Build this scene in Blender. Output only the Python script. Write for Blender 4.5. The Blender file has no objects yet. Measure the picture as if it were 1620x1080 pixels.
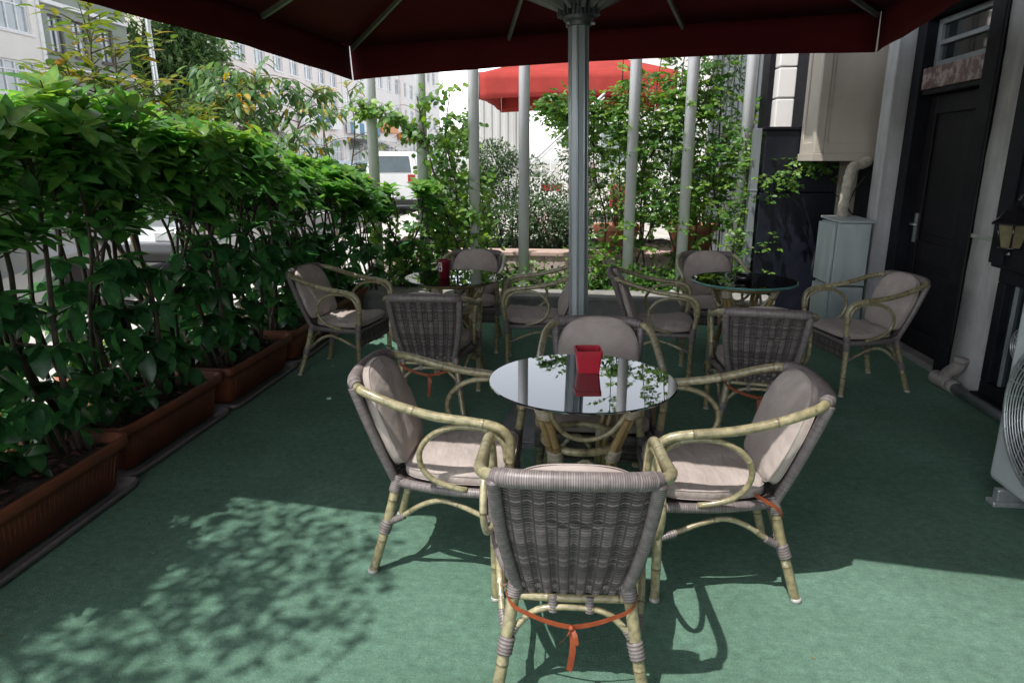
import bpy, math, random
from mathutils import Vector as V, Matrix as MX
R = math.radians
rnd = random.Random(7)
scene = bpy.context.scene
col = scene.collection
PI = math.pi

# ------------------------------------------------------------------ helpers
def link(o, parent=None):
    col.objects.link(o)
    if parent: o.parent = parent
    return o

def tag(o, label=None, cat=None, group=None, kind=None):
    if label: o['label'] = label
    if cat: o['category'] = cat
    if group: o['group'] = group
    if kind: o['kind'] = kind
    return o

def thing(name, label, cat, loc=(0, 0, 0), rz=0, group=None):
    o = bpy.data.objects.new(name, None)
    o.empty_display_size = .1
    link(o); o.location = loc; o.rotation_euler = (0, 0, rz)
    return tag(o, label, cat, group)

def kids(o): return [c for c in bpy.data.objects if c.parent == o]

def copy_tree(o, parent=None):
    c = o.copy(); col.objects.link(c); c.parent = parent
    for ch in kids(o): copy_tree(ch, c)
    return c

def cr(pts, n=8, closed=False):
    P = [V(p) for p in pts]; out = []
    m = len(P)
    rng = range(m if closed else m - 1)
    for i in rng:
        if closed:
            a, b, c, d = P[(i-1) % m], P[i], P[(i+1) % m], P[(i+2) % m]
        else:
            b, c = P[i], P[i+1]
            a = P[i-1] if i > 0 else b*2-c
            d = P[i+2] if i+2 < m else c*2-b
        for k in range(n):
            t = k/n
            out.append(.5*((2*b)+(c-a)*t+(2*a-5*b+4*c-d)*t*t+(3*b-a-3*c+d)*t**3))
    if not closed: out.append(P[-1].copy())
    return out

class MB:
    def __init__(s): s.v = []; s.f = []; s.t = []; s.flat = set()
    def add(s, vs, fs, tint=.5, flat=False):
        b = len(s.v)
        s.v += [tuple(p) for p in vs]
        s.t += list(tint) if hasattr(tint, '__len__') else [tint]*len(vs)
        for f in fs:
            if flat: s.flat.add(len(s.f))
            s.f.append(tuple(i+b for i in f))
    def box(s, lo, hi, tint=.5, M=None):
        x0, y0, z0 = lo; x1, y1, z1 = hi
        vs = [V(p) for p in ((x0,y0,z0),(x1,y0,z0),(x1,y1,z0),(x0,y1,z0),(x0,y0,z1),(x1,y0,z1),(x1,y1,z1),(x0,y1,z1))]
        if M: vs = [M @ p for p in vs]
        s.add(vs, [(0,3,2,1),(4,5,6,7),(0,1,5,4),(1,2,6,5),(2,3,7,6),(3,0,4,7)], tint, True)
    def tube(s, path, r, seg=8, closed=False, tint=.5, cap=True, flat=False, squash=1):
        P = [V(p) for p in path]; n = len(P)
        T = []
        for i in range(n):
            a = P[i-1] if (i > 0 or closed) else P[i]
            b = P[(i+1) % n] if (i < n-1 or closed) else P[i]
            d = b-a
            T.append(d.normalized() if d.length > 1e-9 else V((0,0,1)))
        up = V((0,0,1)) if abs(T[0].z) < .9 else V((1,0,0))
        N = (up-T[0]*up.dot(T[0])).normalized()
        vs = []; tt = []
        for i in range(n):
            N = N-T[i]*N.dot(T[i])
            N = N.normalized() if N.length > 1e-6 else T[i].orthogonal().normalized()
            B = T[i].cross(N)
            rr = r[i] if hasattr(r, '__len__') else r
            ti = tint[i] if hasattr(tint, '__len__') else tint
            for k in range(seg):
                a = 2*PI*k/seg
                vs.append(P[i]+N*(math.cos(a)*rr)+B*(math.sin(a)*rr*squash)); tt.append(ti)
        fs = []
        for i in range(n if closed else n-1):
            j = (i+1) % n
            for k in range(seg):
                l = (k+1) % seg
                fs.append((i*seg+k, i*seg+l, j*seg+l, j*seg+k))
        if cap and not closed:
            fs.append(tuple(range(seg-1, -1, -1))); fs.append(tuple((n-1)*seg+k for k in range(seg)))
        s.add(vs, fs, tt, flat)
    def lathe(s, prof, c=(0,0,0), seg=24, tint=.5, flat=False, M=None):
        vs = []; fs = []; n = len(prof); c = V(c)
        for (r, z) in prof:
            for k in range(seg):
                a = 2*PI*k/seg
                p = V((r*math.cos(a), r*math.sin(a), z))
                vs.append((M @ p if M else p)+c)
        for i in range(n-1):
            for k in range(seg):
                l = (k+1) % seg
                fs.append((i*seg+k, i*seg+l, (i+1)*seg+l, (i+1)*seg+k))
        if prof[0][0] > 1e-6: fs.append(tuple(range(seg-1, -1, -1)))
        if prof[-1][0] > 1e-6: fs.append(tuple((n-1)*seg+k for k in range(seg)))
        s.add(vs, fs, tint, flat)
    def prism(s, poly, lo, hi, fn, tint=.5):
        """extrude polygon (a,b) from lo to hi; fn(a,b,c)->point"""
        n = len(poly)
        vs = [fn(a, b, lo) for a, b in poly]+[fn(a, b, hi) for a, b in poly]
        fs = [tuple(range(n-1, -1, -1)), tuple(range(n, 2*n))]
        for i in range(n):
            j = (i+1) % n
            fs.append((i, j, n+j, n+i))
        s.add(vs, fs, tint, True)
    def build(s, name, mat, parent=None, bevel=0, smooth=True):
        me = bpy.data.meshes.new(name)
        me.from_pydata(s.v, [], s.f)
        a = me.attributes.new('tint', 'FLOAT', 'POINT')
        a.data.foreach_set('value', s.t)
        sm = [smooth and (i not in s.flat) for i in range(len(s.f))]
        me.polygons.foreach_set('use_smooth', sm)
        me.materials.append(mat)
        me.update()
        o = link(bpy.data.objects.new(name, me), parent)
        if bevel:
            b = o.modifiers.new('bevel', 'BEVEL'); b.width = bevel; b.segments = 2; b.limit_method = 'ANGLE'; b.harden_normals = False
        return o

# ------------------------------------------------------------------ materials
def newmat(name):
    m = bpy.data.materials.new(name); m.use_nodes = True
    nt = m.node_tree; b = nt.nodes['Principled BSDF']
    return m, nt, b

def N(nt, t, **kw):
    n = nt.nodes.new(t)
    for k, v in kw.items():
        if k in n.inputs: n.inputs[k].default_value = v
        else: setattr(n, k, v)
    return n

def ramp(nt, fac, stops):
    r = nt.nodes.new('ShaderNodeValToRGB')
    e = r.color_ramp.elements
    while len(e) < len(stops): e.new(.5)
    for el, (p, c) in zip(e, stops):
        el.position = p; el.color = (*c, 1)
    nt.links.new(fac, r.inputs['Fac'])
    return r.outputs['Color']

def mixc(nt, a, b, fac, mode='MIX'):
    m = nt.nodes.new('ShaderNodeMix'); m.data_type = 'RGBA'; m.blend_type = mode
    for sock, val in ((m.inputs[0], fac), (m.inputs[6], a), (m.inputs[7], b)):
        if hasattr(val, 'links'): nt.links.new(val, sock)
        else: sock.default_value = val if not isinstance(val, tuple) else (*val, 1)[:4]
    return m.outputs[2]

def noise(nt, scale, detail=4, rough=.6, coord='Object', stretch=None):
    tc = nt.nodes.new('ShaderNodeTexCoord')
    n = N(nt, 'ShaderNodeTexNoise', Scale=scale, Detail=detail, Roughness=rough)
    if stretch:
        mp = nt.nodes.new('ShaderNodeMapping'); mp.inputs['Scale'].default_value = stretch
        nt.links.new(tc.outputs[coord], mp.inputs['Vector']); nt.links.new(mp.outputs['Vector'], n.inputs['Vector'])
    else: nt.links.new(tc.outputs[coord], n.inputs['Vector'])
    return n.outputs['Fac']

def bump(nt, b, h, strength=.3, dist=.005):
    bp = N(nt, 'ShaderNodeBump', Strength=strength, Distance=dist)
    nt.links.new(h, bp.inputs['Height']); nt.links.new(bp.outputs['Normal'], b.inputs['Normal'])

def mat(name, c0, c1=None, scale=8, rough=.6, metal=0, bmp=0, bscale=80, bdist=.004, spec=.5, coat=0, lo=.35, hi=.65, stretch=None, ior=None, rvar=0):
    m, nt, b = newmat(name)
    c1 = c1 or tuple(x*.75 for x in c0)
    f = noise(nt, scale, stretch=stretch)
    nt.links.new(ramp(nt, f, [(lo, c1), (hi, c0)]), b.inputs['Base Color'])
    b.inputs['Roughness'].default_value = rough; b.inputs['Metallic'].default_value = metal
    b.inputs['Specular IOR Level'].default_value = spec
    if rvar:
        f2 = noise(nt, scale*2.3)
        mr = N(nt, 'ShaderNodeMapRange'); mr.inputs[3].default_value = max(.02, rough-rvar); mr.inputs[4].default_value = min(1, rough+rvar)
        nt.links.new(f2, mr.inputs[0]); nt.links.new(mr.outputs[0], b.inputs['Roughness'])
    if ior: b.inputs['IOR'].default_value = ior
    if coat: b.inputs['Coat Weight'].default_value = coat
    if bmp: bump(nt, b, noise(nt, bscale, 5, .65), bmp, bdist)
    return m

def leafmat(name, stops, trans=.3, rough=.35, spec=.5):
    m, nt, b = newmat(name)
    at = N(nt, 'ShaderNodeAttribute', attribute_name='tint')
    c = ramp(nt, at.outputs['Fac'], stops)
    nz = noise(nt, 25)
    c = mixc(nt, c, (.5, .5, .5), .5 if False else 0.0) if False else c
    hv = N(nt, 'ShaderNodeHueSaturation'); nt.links.new(c, hv.inputs['Color'])
    mr = N(nt, 'ShaderNodeMapRange'); mr.inputs[1].default_value = .3; mr.inputs[2].default_value = .7; mr.inputs[3].default_value = .7; mr.inputs[4].default_value = 1.3
    nt.links.new(nz, mr.inputs[0]); nt.links.new(mr.outputs[0], hv.inputs['Value'])
    c = hv.outputs['Color']
    nt.links.new(c, b.inputs['Base Color'])
    b.inputs['Roughness'].default_value = rough; b.inputs['Specular IOR Level'].default_value = spec
    tr = nt.nodes.new('ShaderNodeBsdfTranslucent')
    h2 = N(nt, 'ShaderNodeHueSaturation', Hue=.485, Saturation=1.15, Value=1.9); nt.links.new(c, h2.inputs['Color'])
    nt.links.new(h2.outputs['Color'], tr.inputs['Color'])
    mx = nt.nodes.new('ShaderNodeMixShader'); mx.inputs[0].default_value = trans
    nt.links.new(b.outputs[0], mx.inputs[1]); nt.links.new(tr.outputs[0], mx.inputs[2])
    nt.links.new(mx.outputs[0], nt.nodes['Material Output'].inputs['Surface'])
    return m

def tintmat(name, stops, rough=.5, spec=.5, coat=0, nscale=40, namt=.25, stretch=None, bmp=0, bscale=150, metal=0, chips=None):
    m, nt, b = newmat(name)
    at = N(nt, 'ShaderNodeAttribute', attribute_name='tint')
    c = ramp(nt, at.outputs['Fac'], stops)
    f = noise(nt, nscale, 5, stretch=stretch)
    mr = N(nt, 'ShaderNodeMapRange'); mr.inputs[1].default_value = .3; mr.inputs[2].default_value = .7; mr.inputs[3].default_value = 1-namt; mr.inputs[4].default_value = 1+namt
    nt.links.new(f, mr.inputs[0])
    hv = N(nt, 'ShaderNodeHueSaturation'); nt.links.new(c, hv.inputs['Color']); nt.links.new(mr.outputs[0], hv.inputs['Value'])
    c = hv.outputs['Color']
    if chips:
        g = noise(nt, 9, 6, .7, stretch=(1, 1, 1))
        k = ramp(nt, g, [(.62, (0, 0, 0)), (.66, (1, 1, 1))])
        c = mixc(nt, c, chips, k)
    nt.links.new(c, b.inputs['Base Color'])
    b.inputs['Roughness'].default_value = rough; b.inputs['Specular IOR Level'].default_value = spec; b.inputs['Metallic'].default_value = metal
    b.inputs['Coat Weight'].default_value = coat; b.inputs['Coat Roughness'].default_value = .2
    if bmp: bump(nt, b, noise(nt, bscale, 4), bmp, .002)
    return m

M = {}
M['bamboo'] = tintmat('bamboo', [(0, (.05, .035, .015)), (.12, (.15, .12, .06)), (.5, (.285, .25, .145)), (1, (.43, .395, .265))], .30, .5, .5, 45, .45, bmp=.15, bscale=90, chips=(.56, .53, .40))
M['bamboo_brown'] = tintmat('bamboo_brown', [(0, (.04, .02, .008)), (.12, (.15, .10, .04)), (.5, (.26, .185, .08)), (1, (.36, .28, .14))], .35, .5, .25, 60, .3, bmp=.15, bscale=90)
M['wicker'] = tintmat('wicker', [(0, (.035, .028, .03)), (.5, (.095, .078, .076)), (1, (.195, .165, .160))], .42, .5, 0, 35, .25)
M['binding'] = tintmat('binding', [(0, (.06, .045, .05)), (.5, (.19, .163, .160)), (1, (.30, .262, .255))], .45, .5, 0, 60, .25)
M['white_binding'] = tintmat('white_binding', [(0, (.20, .16, .12)), (1, (.62, .56, .46))], .5, .4, 0, 60, .2)
def cushion_mat():
    m, nt, b = newmat('cushion_fabric')
    f = noise(nt, 6, 5)
    c = ramp(nt, f, [(.3, (.37, .31, .285)), (.7, (.47, .405, .375))])
    nt.links.new(c, b.inputs['Base Color'])
    b.inputs['Roughness'].default_value = .9; b.inputs['Specular IOR Level'].default_value = .2
    b.inputs['Sheen Weight'].default_value = .15
    w = noise(nt, 5, 3, .5, stretch=(1, 2.2, 1))
    fine = noise(nt, 900, 2)
    ad = N(nt, 'ShaderNodeMath', operation='MULTIPLY_ADD'); ad.inputs[1].default_value = .04
    nt.links.new(fine, ad.inputs[0]); nt.links.new(w, ad.inputs[2])
    bump(nt, b, ad.outputs[0], .8, .045)
    return m
M['cushion'] = cushion_mat()
M['ribbon'] = mat('ribbon', (.32, .07, .022), (.22, .04, .014), 30, .5)
M['cap'] = mat('foot_plastic', (.45, .44, .42), None, 30, .6)
def carpet_mat():
    m, nt, b = newmat('carpet')
    big = noise(nt, 1.3, 4, .6); mid = noise(nt, 26, 5, .7); fine = noise(nt, 170, 4, .75)
    c = ramp(nt, mid, [(.3, (.086, .196, .138)), (.7, (.165, .325, .238))])
    c2 = ramp(nt, fine, [(.34, (.6, .6, .6)), (.66, (1.34, 1.34, 1.34))])
    c = mixc(nt, c, c2, .85, 'MULTIPLY')
    c3 = ramp(nt, big, [(.35, (.80, .84, .80)), (.65, (1.12, 1.08, 1.1))])
    c = mixc(nt, c, c3, 1.0, 'MULTIPLY')
    wv = noise(nt, 55, 3, .6, stretch=(.25, 1.6, 1))
    c = mixc(nt, c, ramp(nt, wv, [(.35, (.84, .86, .86)), (.65, (1.15, 1.13, 1.13))]), .5, 'MULTIPLY')
    stn = noise(nt, .9, 6, .75)
    c = mixc(nt, c, ramp(nt, stn, [(.50, (1, 1, 1)), (.62, (.80, .83, .80)), (.70, (.98, .98, .96))]), .9, 'MULTIPLY')
    # scattered lint and grit
    vo = N(nt, 'ShaderNodeTexVoronoi', Scale=5.5); tc = nt.nodes.new('ShaderNodeTexCoord'); nt.links.new(tc.outputs['Object'], vo.inputs['Vector'])
    sp = ramp(nt, vo.outputs['Distance'], [(.018, (1, 1, 1)), (.03, (0, 0, 0))])
    c = mixc(nt, c, (.33, .36, .32), sp)
    nt.links.new(c, b.inputs['Base Color'])
    b.inputs['Roughness'].default_value = .95; b.inputs['Specular IOR Level'].default_value = .15
    b.inputs['Sheen Weight'].default_value = .1
    ad = N(nt, 'ShaderNodeMath', operation='ADD'); nt.links.new(fine, ad.inputs[0]); nt.links.new(mid, ad.inputs[1])
    bump(nt, b, ad.outputs[0], .9, .012)
    return m
M['carpet'] = carpet_mat()
M['pavement'] = mat('pavement', (.62, .60, .57), (.46, .44, .42), 3, .85, bmp=.2, bscale=40)
M['asphalt'] = mat('asphalt', (.10, .10, .10), (.06, .06, .062), 12, .9, bmp=.4, bscale=120)
M['ground'] = mat('ground', (.36, .34, .31), (.25, .24, .22), 2, .9)
M['terracotta'] = mat('terracotta', (.20, .058, .027), (.125, .036, .018), 7, .55, bmp=.1, bscale=60, rvar=.12)
M['terracotta_light'] = mat('terracotta_light', (.52, .22, .12), (.42, .16, .085), 5, .65)
M['tray'] = mat('tray_plastic', (.16, .14, .145), (.10, .09, .095), 12, .5)
M['soil'] = mat('soil', (.055, .038, .027), (.016, .011, .008), 26, .95, bmp=1, bscale=45, bdist=.03)
M['bark'] = mat('bark', (.085, .062, .045), (.035, .026, .02), 40, .85, bmp=.5, bscale=70, stretch=(1, 1, .25))
M['stem'] = mat('stem', (.16, .12, .06), (.07, .06, .03), 40, .7)
G = {
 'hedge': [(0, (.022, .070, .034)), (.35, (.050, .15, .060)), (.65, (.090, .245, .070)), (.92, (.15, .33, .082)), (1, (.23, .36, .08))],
 'young': [(0, (.03, .085, .02)), (.5, (.085, .16, .03)), (.85, (.20, .22, .045)), (1, (.30, .20, .05))],
 'vine': [(0, (.028, .085, .022)), (.45, (.080, .20, .040)), (1, (.22, .36, .065))],
 'shrub': [(0, (.03, .065, .03)), (.5, (.07, .13, .058)), (1, (.16, .23, .11))],
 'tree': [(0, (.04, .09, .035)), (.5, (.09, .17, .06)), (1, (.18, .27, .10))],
 'sapling': [(0, (.025, .07, .03)), (.5, (.06, .145, .05)), (.93, (.14, .24, .08)), (1, (.55, .36, .05))],
 'red': [(0, (.06, .03, .03)), (1, (.22, .10, .09))],
}
for k, s in G.items(): M['leaf_'+k] = leafmat('leaf_'+k, s, .36 if k != 'hedge' else .46, .24 if k == 'hedge' else .45, .5)
M['litter'] = tintmat('litter', [(0, (.10, .07, .03)), (.5, (.26, .20, .10)), (.8, (.12, .16, .05)), (1, (.45, .44, .40))], .8)
M['pole_white'] = mat('pole_paint', (.84, .84, .87), (.72, .72, .76), 5, .45, bmp=.08, bscale=50, stretch=(1, 1, .2), rvar=.1)
M['alu'] = mat('aluminium', (.42, .45, .47), (.33, .36, .38), 6, .42, .45, stretch=(1, 1, .1), rvar=.1)
M['alu_dark'] = mat('dark_metal', (.13, .135, .14), (.08, .085, .09), 10, .45, .5)
M['rib'] = mat('rib_metal', (.36, .35, .33), (.26, .25, .24), 10, .5, .4)
def cloth(name, c, trans):
    m, nt, b = newmat(name)
    f = noise(nt, 3, 4); cc = ramp(nt, f, [(.3, tuple(x*.78 for x in c)), (.7, c)])
    nt.links.new(cc, b.inputs['Base Color']); b.inputs['Roughness'].default_value = .85; b.inputs['Specular IOR Level'].default_value = .25
    bump(nt, b, noise(nt, 700, 2), .2, .002)
    tr = nt.nodes.new('ShaderNodeBsdfTranslucent'); nt.links.new(cc, tr.inputs['Color'])
    mx = nt.nodes.new('ShaderNodeMixShader'); mx.inputs[0].default_value = trans
    nt.links.new(b.outputs[0], mx.inputs[1]); nt.links.new(tr.outputs[0], mx.inputs[2])
    nt.links.new(mx.outputs[0], nt.nodes['Material Output'].inputs['Surface'])
    return m
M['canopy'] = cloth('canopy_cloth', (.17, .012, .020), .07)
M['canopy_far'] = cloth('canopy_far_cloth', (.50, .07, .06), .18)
def dark_glass():
    m, nt, b = newmat('dark_mirror_glass')
    b.inputs['Base Color'].default_value = (.004, .006, .010, 1)
    f = noise(nt, 30, 3); mr = N(nt, 'ShaderNodeMapRange'); mr.inputs[1].default_value = .45; mr.inputs[2].default_value = .75; mr.inputs[3].default_value = .0; mr.inputs[4].default_value = .07
    nt.links.new(f, mr.inputs[0]); nt.links.new(mr.outputs[0], b.inputs['Roughness'])
    b.inputs['IOR'].default_value = 3.4
    return m
M['dark_glass'] = dark_glass()
def clear_glass():
    m, nt, b = newmat('clear_green_glass')
    tr = N(nt, 'ShaderNodeBsdfTransparent'); tr.inputs[0].default_value = (.80, .90, .87, 1)
    gl = N(nt, 'ShaderNodeBsdfGlossy', Roughness=.01)
    fr = N(nt, 'ShaderNodeFresnel', IOR=2.3)
    f = noise(nt, 20); mm = N(nt, 'ShaderNodeMath', operation='MULTIPLY_ADD'); mm.inputs[1].default_value = .05
    nt.links.new(f, mm.inputs[0]); nt.links.new(fr.outputs[0], mm.inputs[2])
    mx = nt.nodes.new('ShaderNodeMixShader'); nt.links.new(mm.outputs[0], mx.inputs[0])
    nt.links.new(tr.outputs[0], mx.inputs[1]); nt.links.new(gl.outputs[0], mx.inputs[2])
    nt.links.new(mx.outputs[0], nt.nodes['Material Output'].inputs['Surface'])
    return m
M['clear_glass'] = clear_glass()
M['glass_edge'] = mat('glass_edge', (.10, .26, .24), (.06, .19, .18), 20, .15, ior=1.6)
M['red_plastic'] = mat('red_plastic', (.42, .012, .028), (.34, .010, .022), 14, .4)
M['dark_red'] = mat('dark_red_cup', (.16, .008, .018), None, 14, .4)
M['ash'] = mat('ash', (.25, .24, .25), (.05, .05, .05), 120, .95, bmp=1, bscale=200)
M['black_gloss'] = mat('black_gloss', (.012, .012, .014), None, 10, .15)
M['sticker'] = mat('sticker', (.62, .60, .55), None, 20, .5)
M['black_paint'] = mat('black_paint', (.011, .012, .017), (.005, .005, .008), 6, .6, bmp=.25, bscale=25, spec=.18, rvar=.12)
M['door_paint'] = mat('door_paint', (.014, .013, .017), (.007, .006, .009), 9, .5, bmp=.2, bscale=40, spec=.2, stretch=(1, 1, .2))
M['navy'] = mat('navy_paint', (.012, .015, .024), (.006, .008, .014), 5, .35, bmp=.15, bscale=14, spec=.4, rvar=.12)
def plaster(name, c0, c1):
    m, nt, b = newmat(name)
    a = noise(nt, 2.2, 6, .7); st = noise(nt, 7, 4, .6, stretch=(1, 1, .12))
    c = ramp(nt, a, [(.3, c1), (.7, c0)])
    s = ramp(nt, st, [(.35, (.68, .66, .63)), (.6, (1.05, 1.05, 1.05))])
    c = mixc(nt, c, s, .8, 'MULTIPLY'); nt.links.new(c, b.inputs['Base Color'])
    b.inputs['Roughness'].default_value = .85
    bump(nt, b, noise(nt, 22, 6, .75), .5, .012)
    return m
M['plaster'] = plaster('old_plaster', (.54, .54, .54), (.36, .36, .37))
M['pilaster'] = plaster('pilaster_paint', (.56, .57, .59), (.40, .41, .43))
M['beige'] = plaster('beige_paint', (.36, .32, .28), (.28, .25, .22))
M['bay'] = mat('bay_paint', (.54, .49, .43), (.45, .40, .35), 2, .6, bmp=.12, bscale=25)
M['cabinet'] = mat('cabinet_paint', (.46, .52, .53), (.36, .41, .42), 6, .45, bmp=.15, bscale=60, rvar=.1, stretch=(1, 1, .3))
M['marble'] = mat('marble', (.42, .34, .33), (.12, .055, .06), 16, .35, bmp=.2, bscale=30, lo=.42, hi=.6)
M['metal_light'] = mat('metal_light', (.60, .62, .63), (.45, .47, .48), 20, .35, .7)
M['pvc'] = mat('pvc_pipe', (.36, .33, .31), (.25, .23, .22), 12, .5, bmp=.1, bscale=40)
M['pipe_metal'] = mat('pipe_metal', (.34, .36, .38), (.20, .21, .23), 30, .35, .6, stretch=(1, .2, 1))
M['foam'] = mat('foam_wrap', (.52, .49, .42), (.32, .29, .24), 16, .85, bmp=.7, bscale=35, bdist=.02)
M['ac_white'] = mat('ac_paint', (.50, .54, .55), (.42, .46, .47), 4, .4, rvar=.08)
M['ac_dark'] = mat('ac_dark', (.02, .022, .025), None, 10, .6)
M['lantern_glass'] = mat('lantern_glass', (.22, .19, .11), (.12, .10, .06), 8, .15)
M['win_dark'] = mat('window_dark', (.02, .028, .028), (.012, .016, .017), 3, .05, spec=.7)
M['window'] = mat('window_glass', (.42, .47, .50), (.24, .29, .32), .9, .08, spec=.8)
M['curtain'] = mat('curtain', (.62, .63, .64), (.45, .47, .5), 3, .8, stretch=(1, 4, .3))
M['white_frame'] = mat('white_frame', (.85, .86, .87), (.78, .79, .80), 6, .5)
M['cream_wall'] = mat('cream_wall', (.88, .86, .82), (.82, .79, .75), .8, .85, bmp=.2, bscale=12)
M['green_wall'] = mat('green_wall', (.30, .33, .29), (.24, .27, .24), .8, .85, bmp=.2, bscale=12)
M['pink_wall'] = mat('pink_wall', (.88, .81, .79), (.82, .74, .72), .8, .85, bmp=.2, bscale=12)
M['white_wall'] = mat('white_wall', (.88, .85, .84), (.82, .79, .78), .8, .85, bmp=.2, bscale=12)
M['brown_frame'] = mat('brown_frame', (.13, .11, .10), None, 6, .6)
M['stone'] = mat('ledge_stone', (.30, .29, .28), (.20, .195, .19), 6, .8, bmp=.3, bscale=40)
M['pinkstone'] = plaster('pink_stone', (.58, .47, .43), (.48, .39, .36))
M['capstone'] = mat('cap_stone', (.55, .40, .35), (.46, .33, .29), 6, .7, bmp=.2, bscale=40)
M['corrugated'] = mat('corrugated', (.55, .56, .55), (.46, .47, .46), 3, .5, stretch=(1, 1, .1))
M['grey_metal'] = mat('grey_metal', (.28, .31, .33), (.22, .24, .26), 3, .5, .3, stretch=(1, 1, .1))
M['teal'] = mat('teal_sign', (.02, .22, .38), None, 6, .5)
M['blue_sign'] = mat('blue_sign', (.02, .13, .42), None, 6, .5)
M['orange_sign'] = mat('orange_sign', (.75, .26, .02), (.65, .2, .02), 6, .5)
M['red_sign'] = mat('red_sign', (.50, .03, .04), None, 6, .5)
M['shop_dark'] = mat('shop_dark', (.045, .04, .045), (.015, .015, .02), 1.2, .25)
M['car_white'] = mat('car_white', (.72, .73, .74), (.68, .69, .70), 3, .25, coat=.6)
M['car_silver'] = mat('car_silver', (.36, .38, .40), (.33, .35, .37), 3, .28, .6, coat=.6)
M['car_blue'] = mat('car_blue', (.30, .38, .46), (.26, .34, .42), 3, .28, .5, coat=.6)
M['car_glass'] = mat('car_glass', (.04, .07, .08), (.025, .04, .05), 3, .04, spec=.8)
M['rubber'] = mat('rubber', (.02, .02, .02), None, 30, .8)
M['lamp_red'] = mat('tail_lamp', (.40, .015, .015), None, 10, .2)
M['lamp_clear'] = mat('head_lamp', (.65, .66, .68), None, 10, .1)
M['skin'] = mat('skin', (.50, .31, .23), (.44, .26, .19), 12, .5)
M['hair'] = mat('hair', (.015, .012, .010), None, 50, .6)
M['shirt'] = mat('navy_shirt', (.022, .032, .075), None, 20, .85)
M['trousers'] = mat('trousers', (.05, .05, .055), None, 20, .85)
M['tablecloth'] = mat('tablecloth_white', (.70, .70, .68), (.6, .6, .58), 10, .8)

# ------------------------------------------------------------------ shape helpers
def resample(pts):
    P = [V(p) for p in pts]; L = [0]
    for a, b in zip(P, P[1:]): L.append(L[-1]+(b-a).length)
    def at(s):
        s = max(0, min(L[-1], s)); i = 0
        import bisect
        i = min(len(L)-2, max(0, bisect.bisect_right(L, s)-1))
        d = L[i+1]-L[i]
        return P[i].lerp(P[i+1], (s-L[i])/d if d > 1e-9 else 0)
    return at, L[-1]

def bamboo(mb, pts, r, first=.1, gap=.22, seg=10, seed=0, smooth=True, r1=None):
    q = random.Random(seed)
    at, L = resample(cr(pts, 10) if smooth else pts)
    nodes = []; s = first
    while s < L-.01:
        nodes.append(s); s += gap*q.uniform(.8, 1.25)
    S = [(L*i/max(4, int(L/.022)), None) for i in range(max(4, int(L/.022))+1)]
    S = [x for x in S if all(abs(x[0]-n) > .007 for n in nodes)]
    for n in nodes: S += [(n-.006, 1), (n-.0025, 2), (n, 0), (n+.0025, 2), (n+.006, 1)]
    S.sort()
    path = []; rr = []; tt = []; base = q.uniform(.35, .65); ni = 0
    for s, k in S:
        while ni < len(nodes) and s > nodes[ni]: ni += 1; base = q.uniform(.3, .7)
        R0 = r if r1 is None else r+(r1-r)*s/L
        path.append(at(s))
        rr.append(R0*(1.05 if k == 0 else 1.045 if k == 2 else 1.01 if k == 1 else 1))
        tt.append(0 if k == 0 else .25 if k == 2 else base)
    mb.tube(path, rr, seg, tint=tt)

def wrap(mb, pts, r, pitch=.006, seg=10, smooth=True, r1=None):
    at, L = resample(cr(pts, 10) if smooth else pts)
    n = max(2, int(L/pitch))*2
    path = [at(L*i/n) for i in range(n+1)]
    R_ = [(r if r1 is None else r+(r1-r)*i/n) for i in range(n+1)]
    mb.tube(path, [R_[i]*(1.0 if i % 2 else .90) for i in range(n+1)], seg, tint=[rnd.uniform(.5, .95) if i % 2 else .08 for i in range(n+1)])

def weave(mb, P, rows, ribs, rs=.0046, amp=.0042, pattern=False):
    e = 1e-3
    def nrm(u, v):
        a = V(P(min(1, u+e), v))-V(P(max(-1, u-e), v)); b = V(P(u, min(1, v+e)))-V(P(u, max(0, v-e)))
        return a.cross(b).normalized()
    for i in range(rows):
        v = (i+.5)/rows; path = []; ti = rnd.uniform(.25, 1.0); tt = []
        m = ribs*2
        for j in range(m+1):
            u = -1+2*j/m
            k = j//2
            ph = k % 2
            if pattern and abs(v-.62) < .06 and abs(u) < .45: ph = (i//3+k) % 2
            d = (amp if ph else -amp) if j % 2 else 0
            path.append(V(P(u, v))+nrm(u, v)*d); tt.append(max(0, ti-(.45 if (j % 2 and not ph) else 0)))
        mb.tube(path, rs, 5, tint=tt, cap=False, squash=.8)
    for k in range(ribs+1):
        u = -1+2*k/ribs
        mb.tube([V(P(u, v/8)) for v in range(9)], .0042, 5, tint=.25, cap=False)

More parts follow.
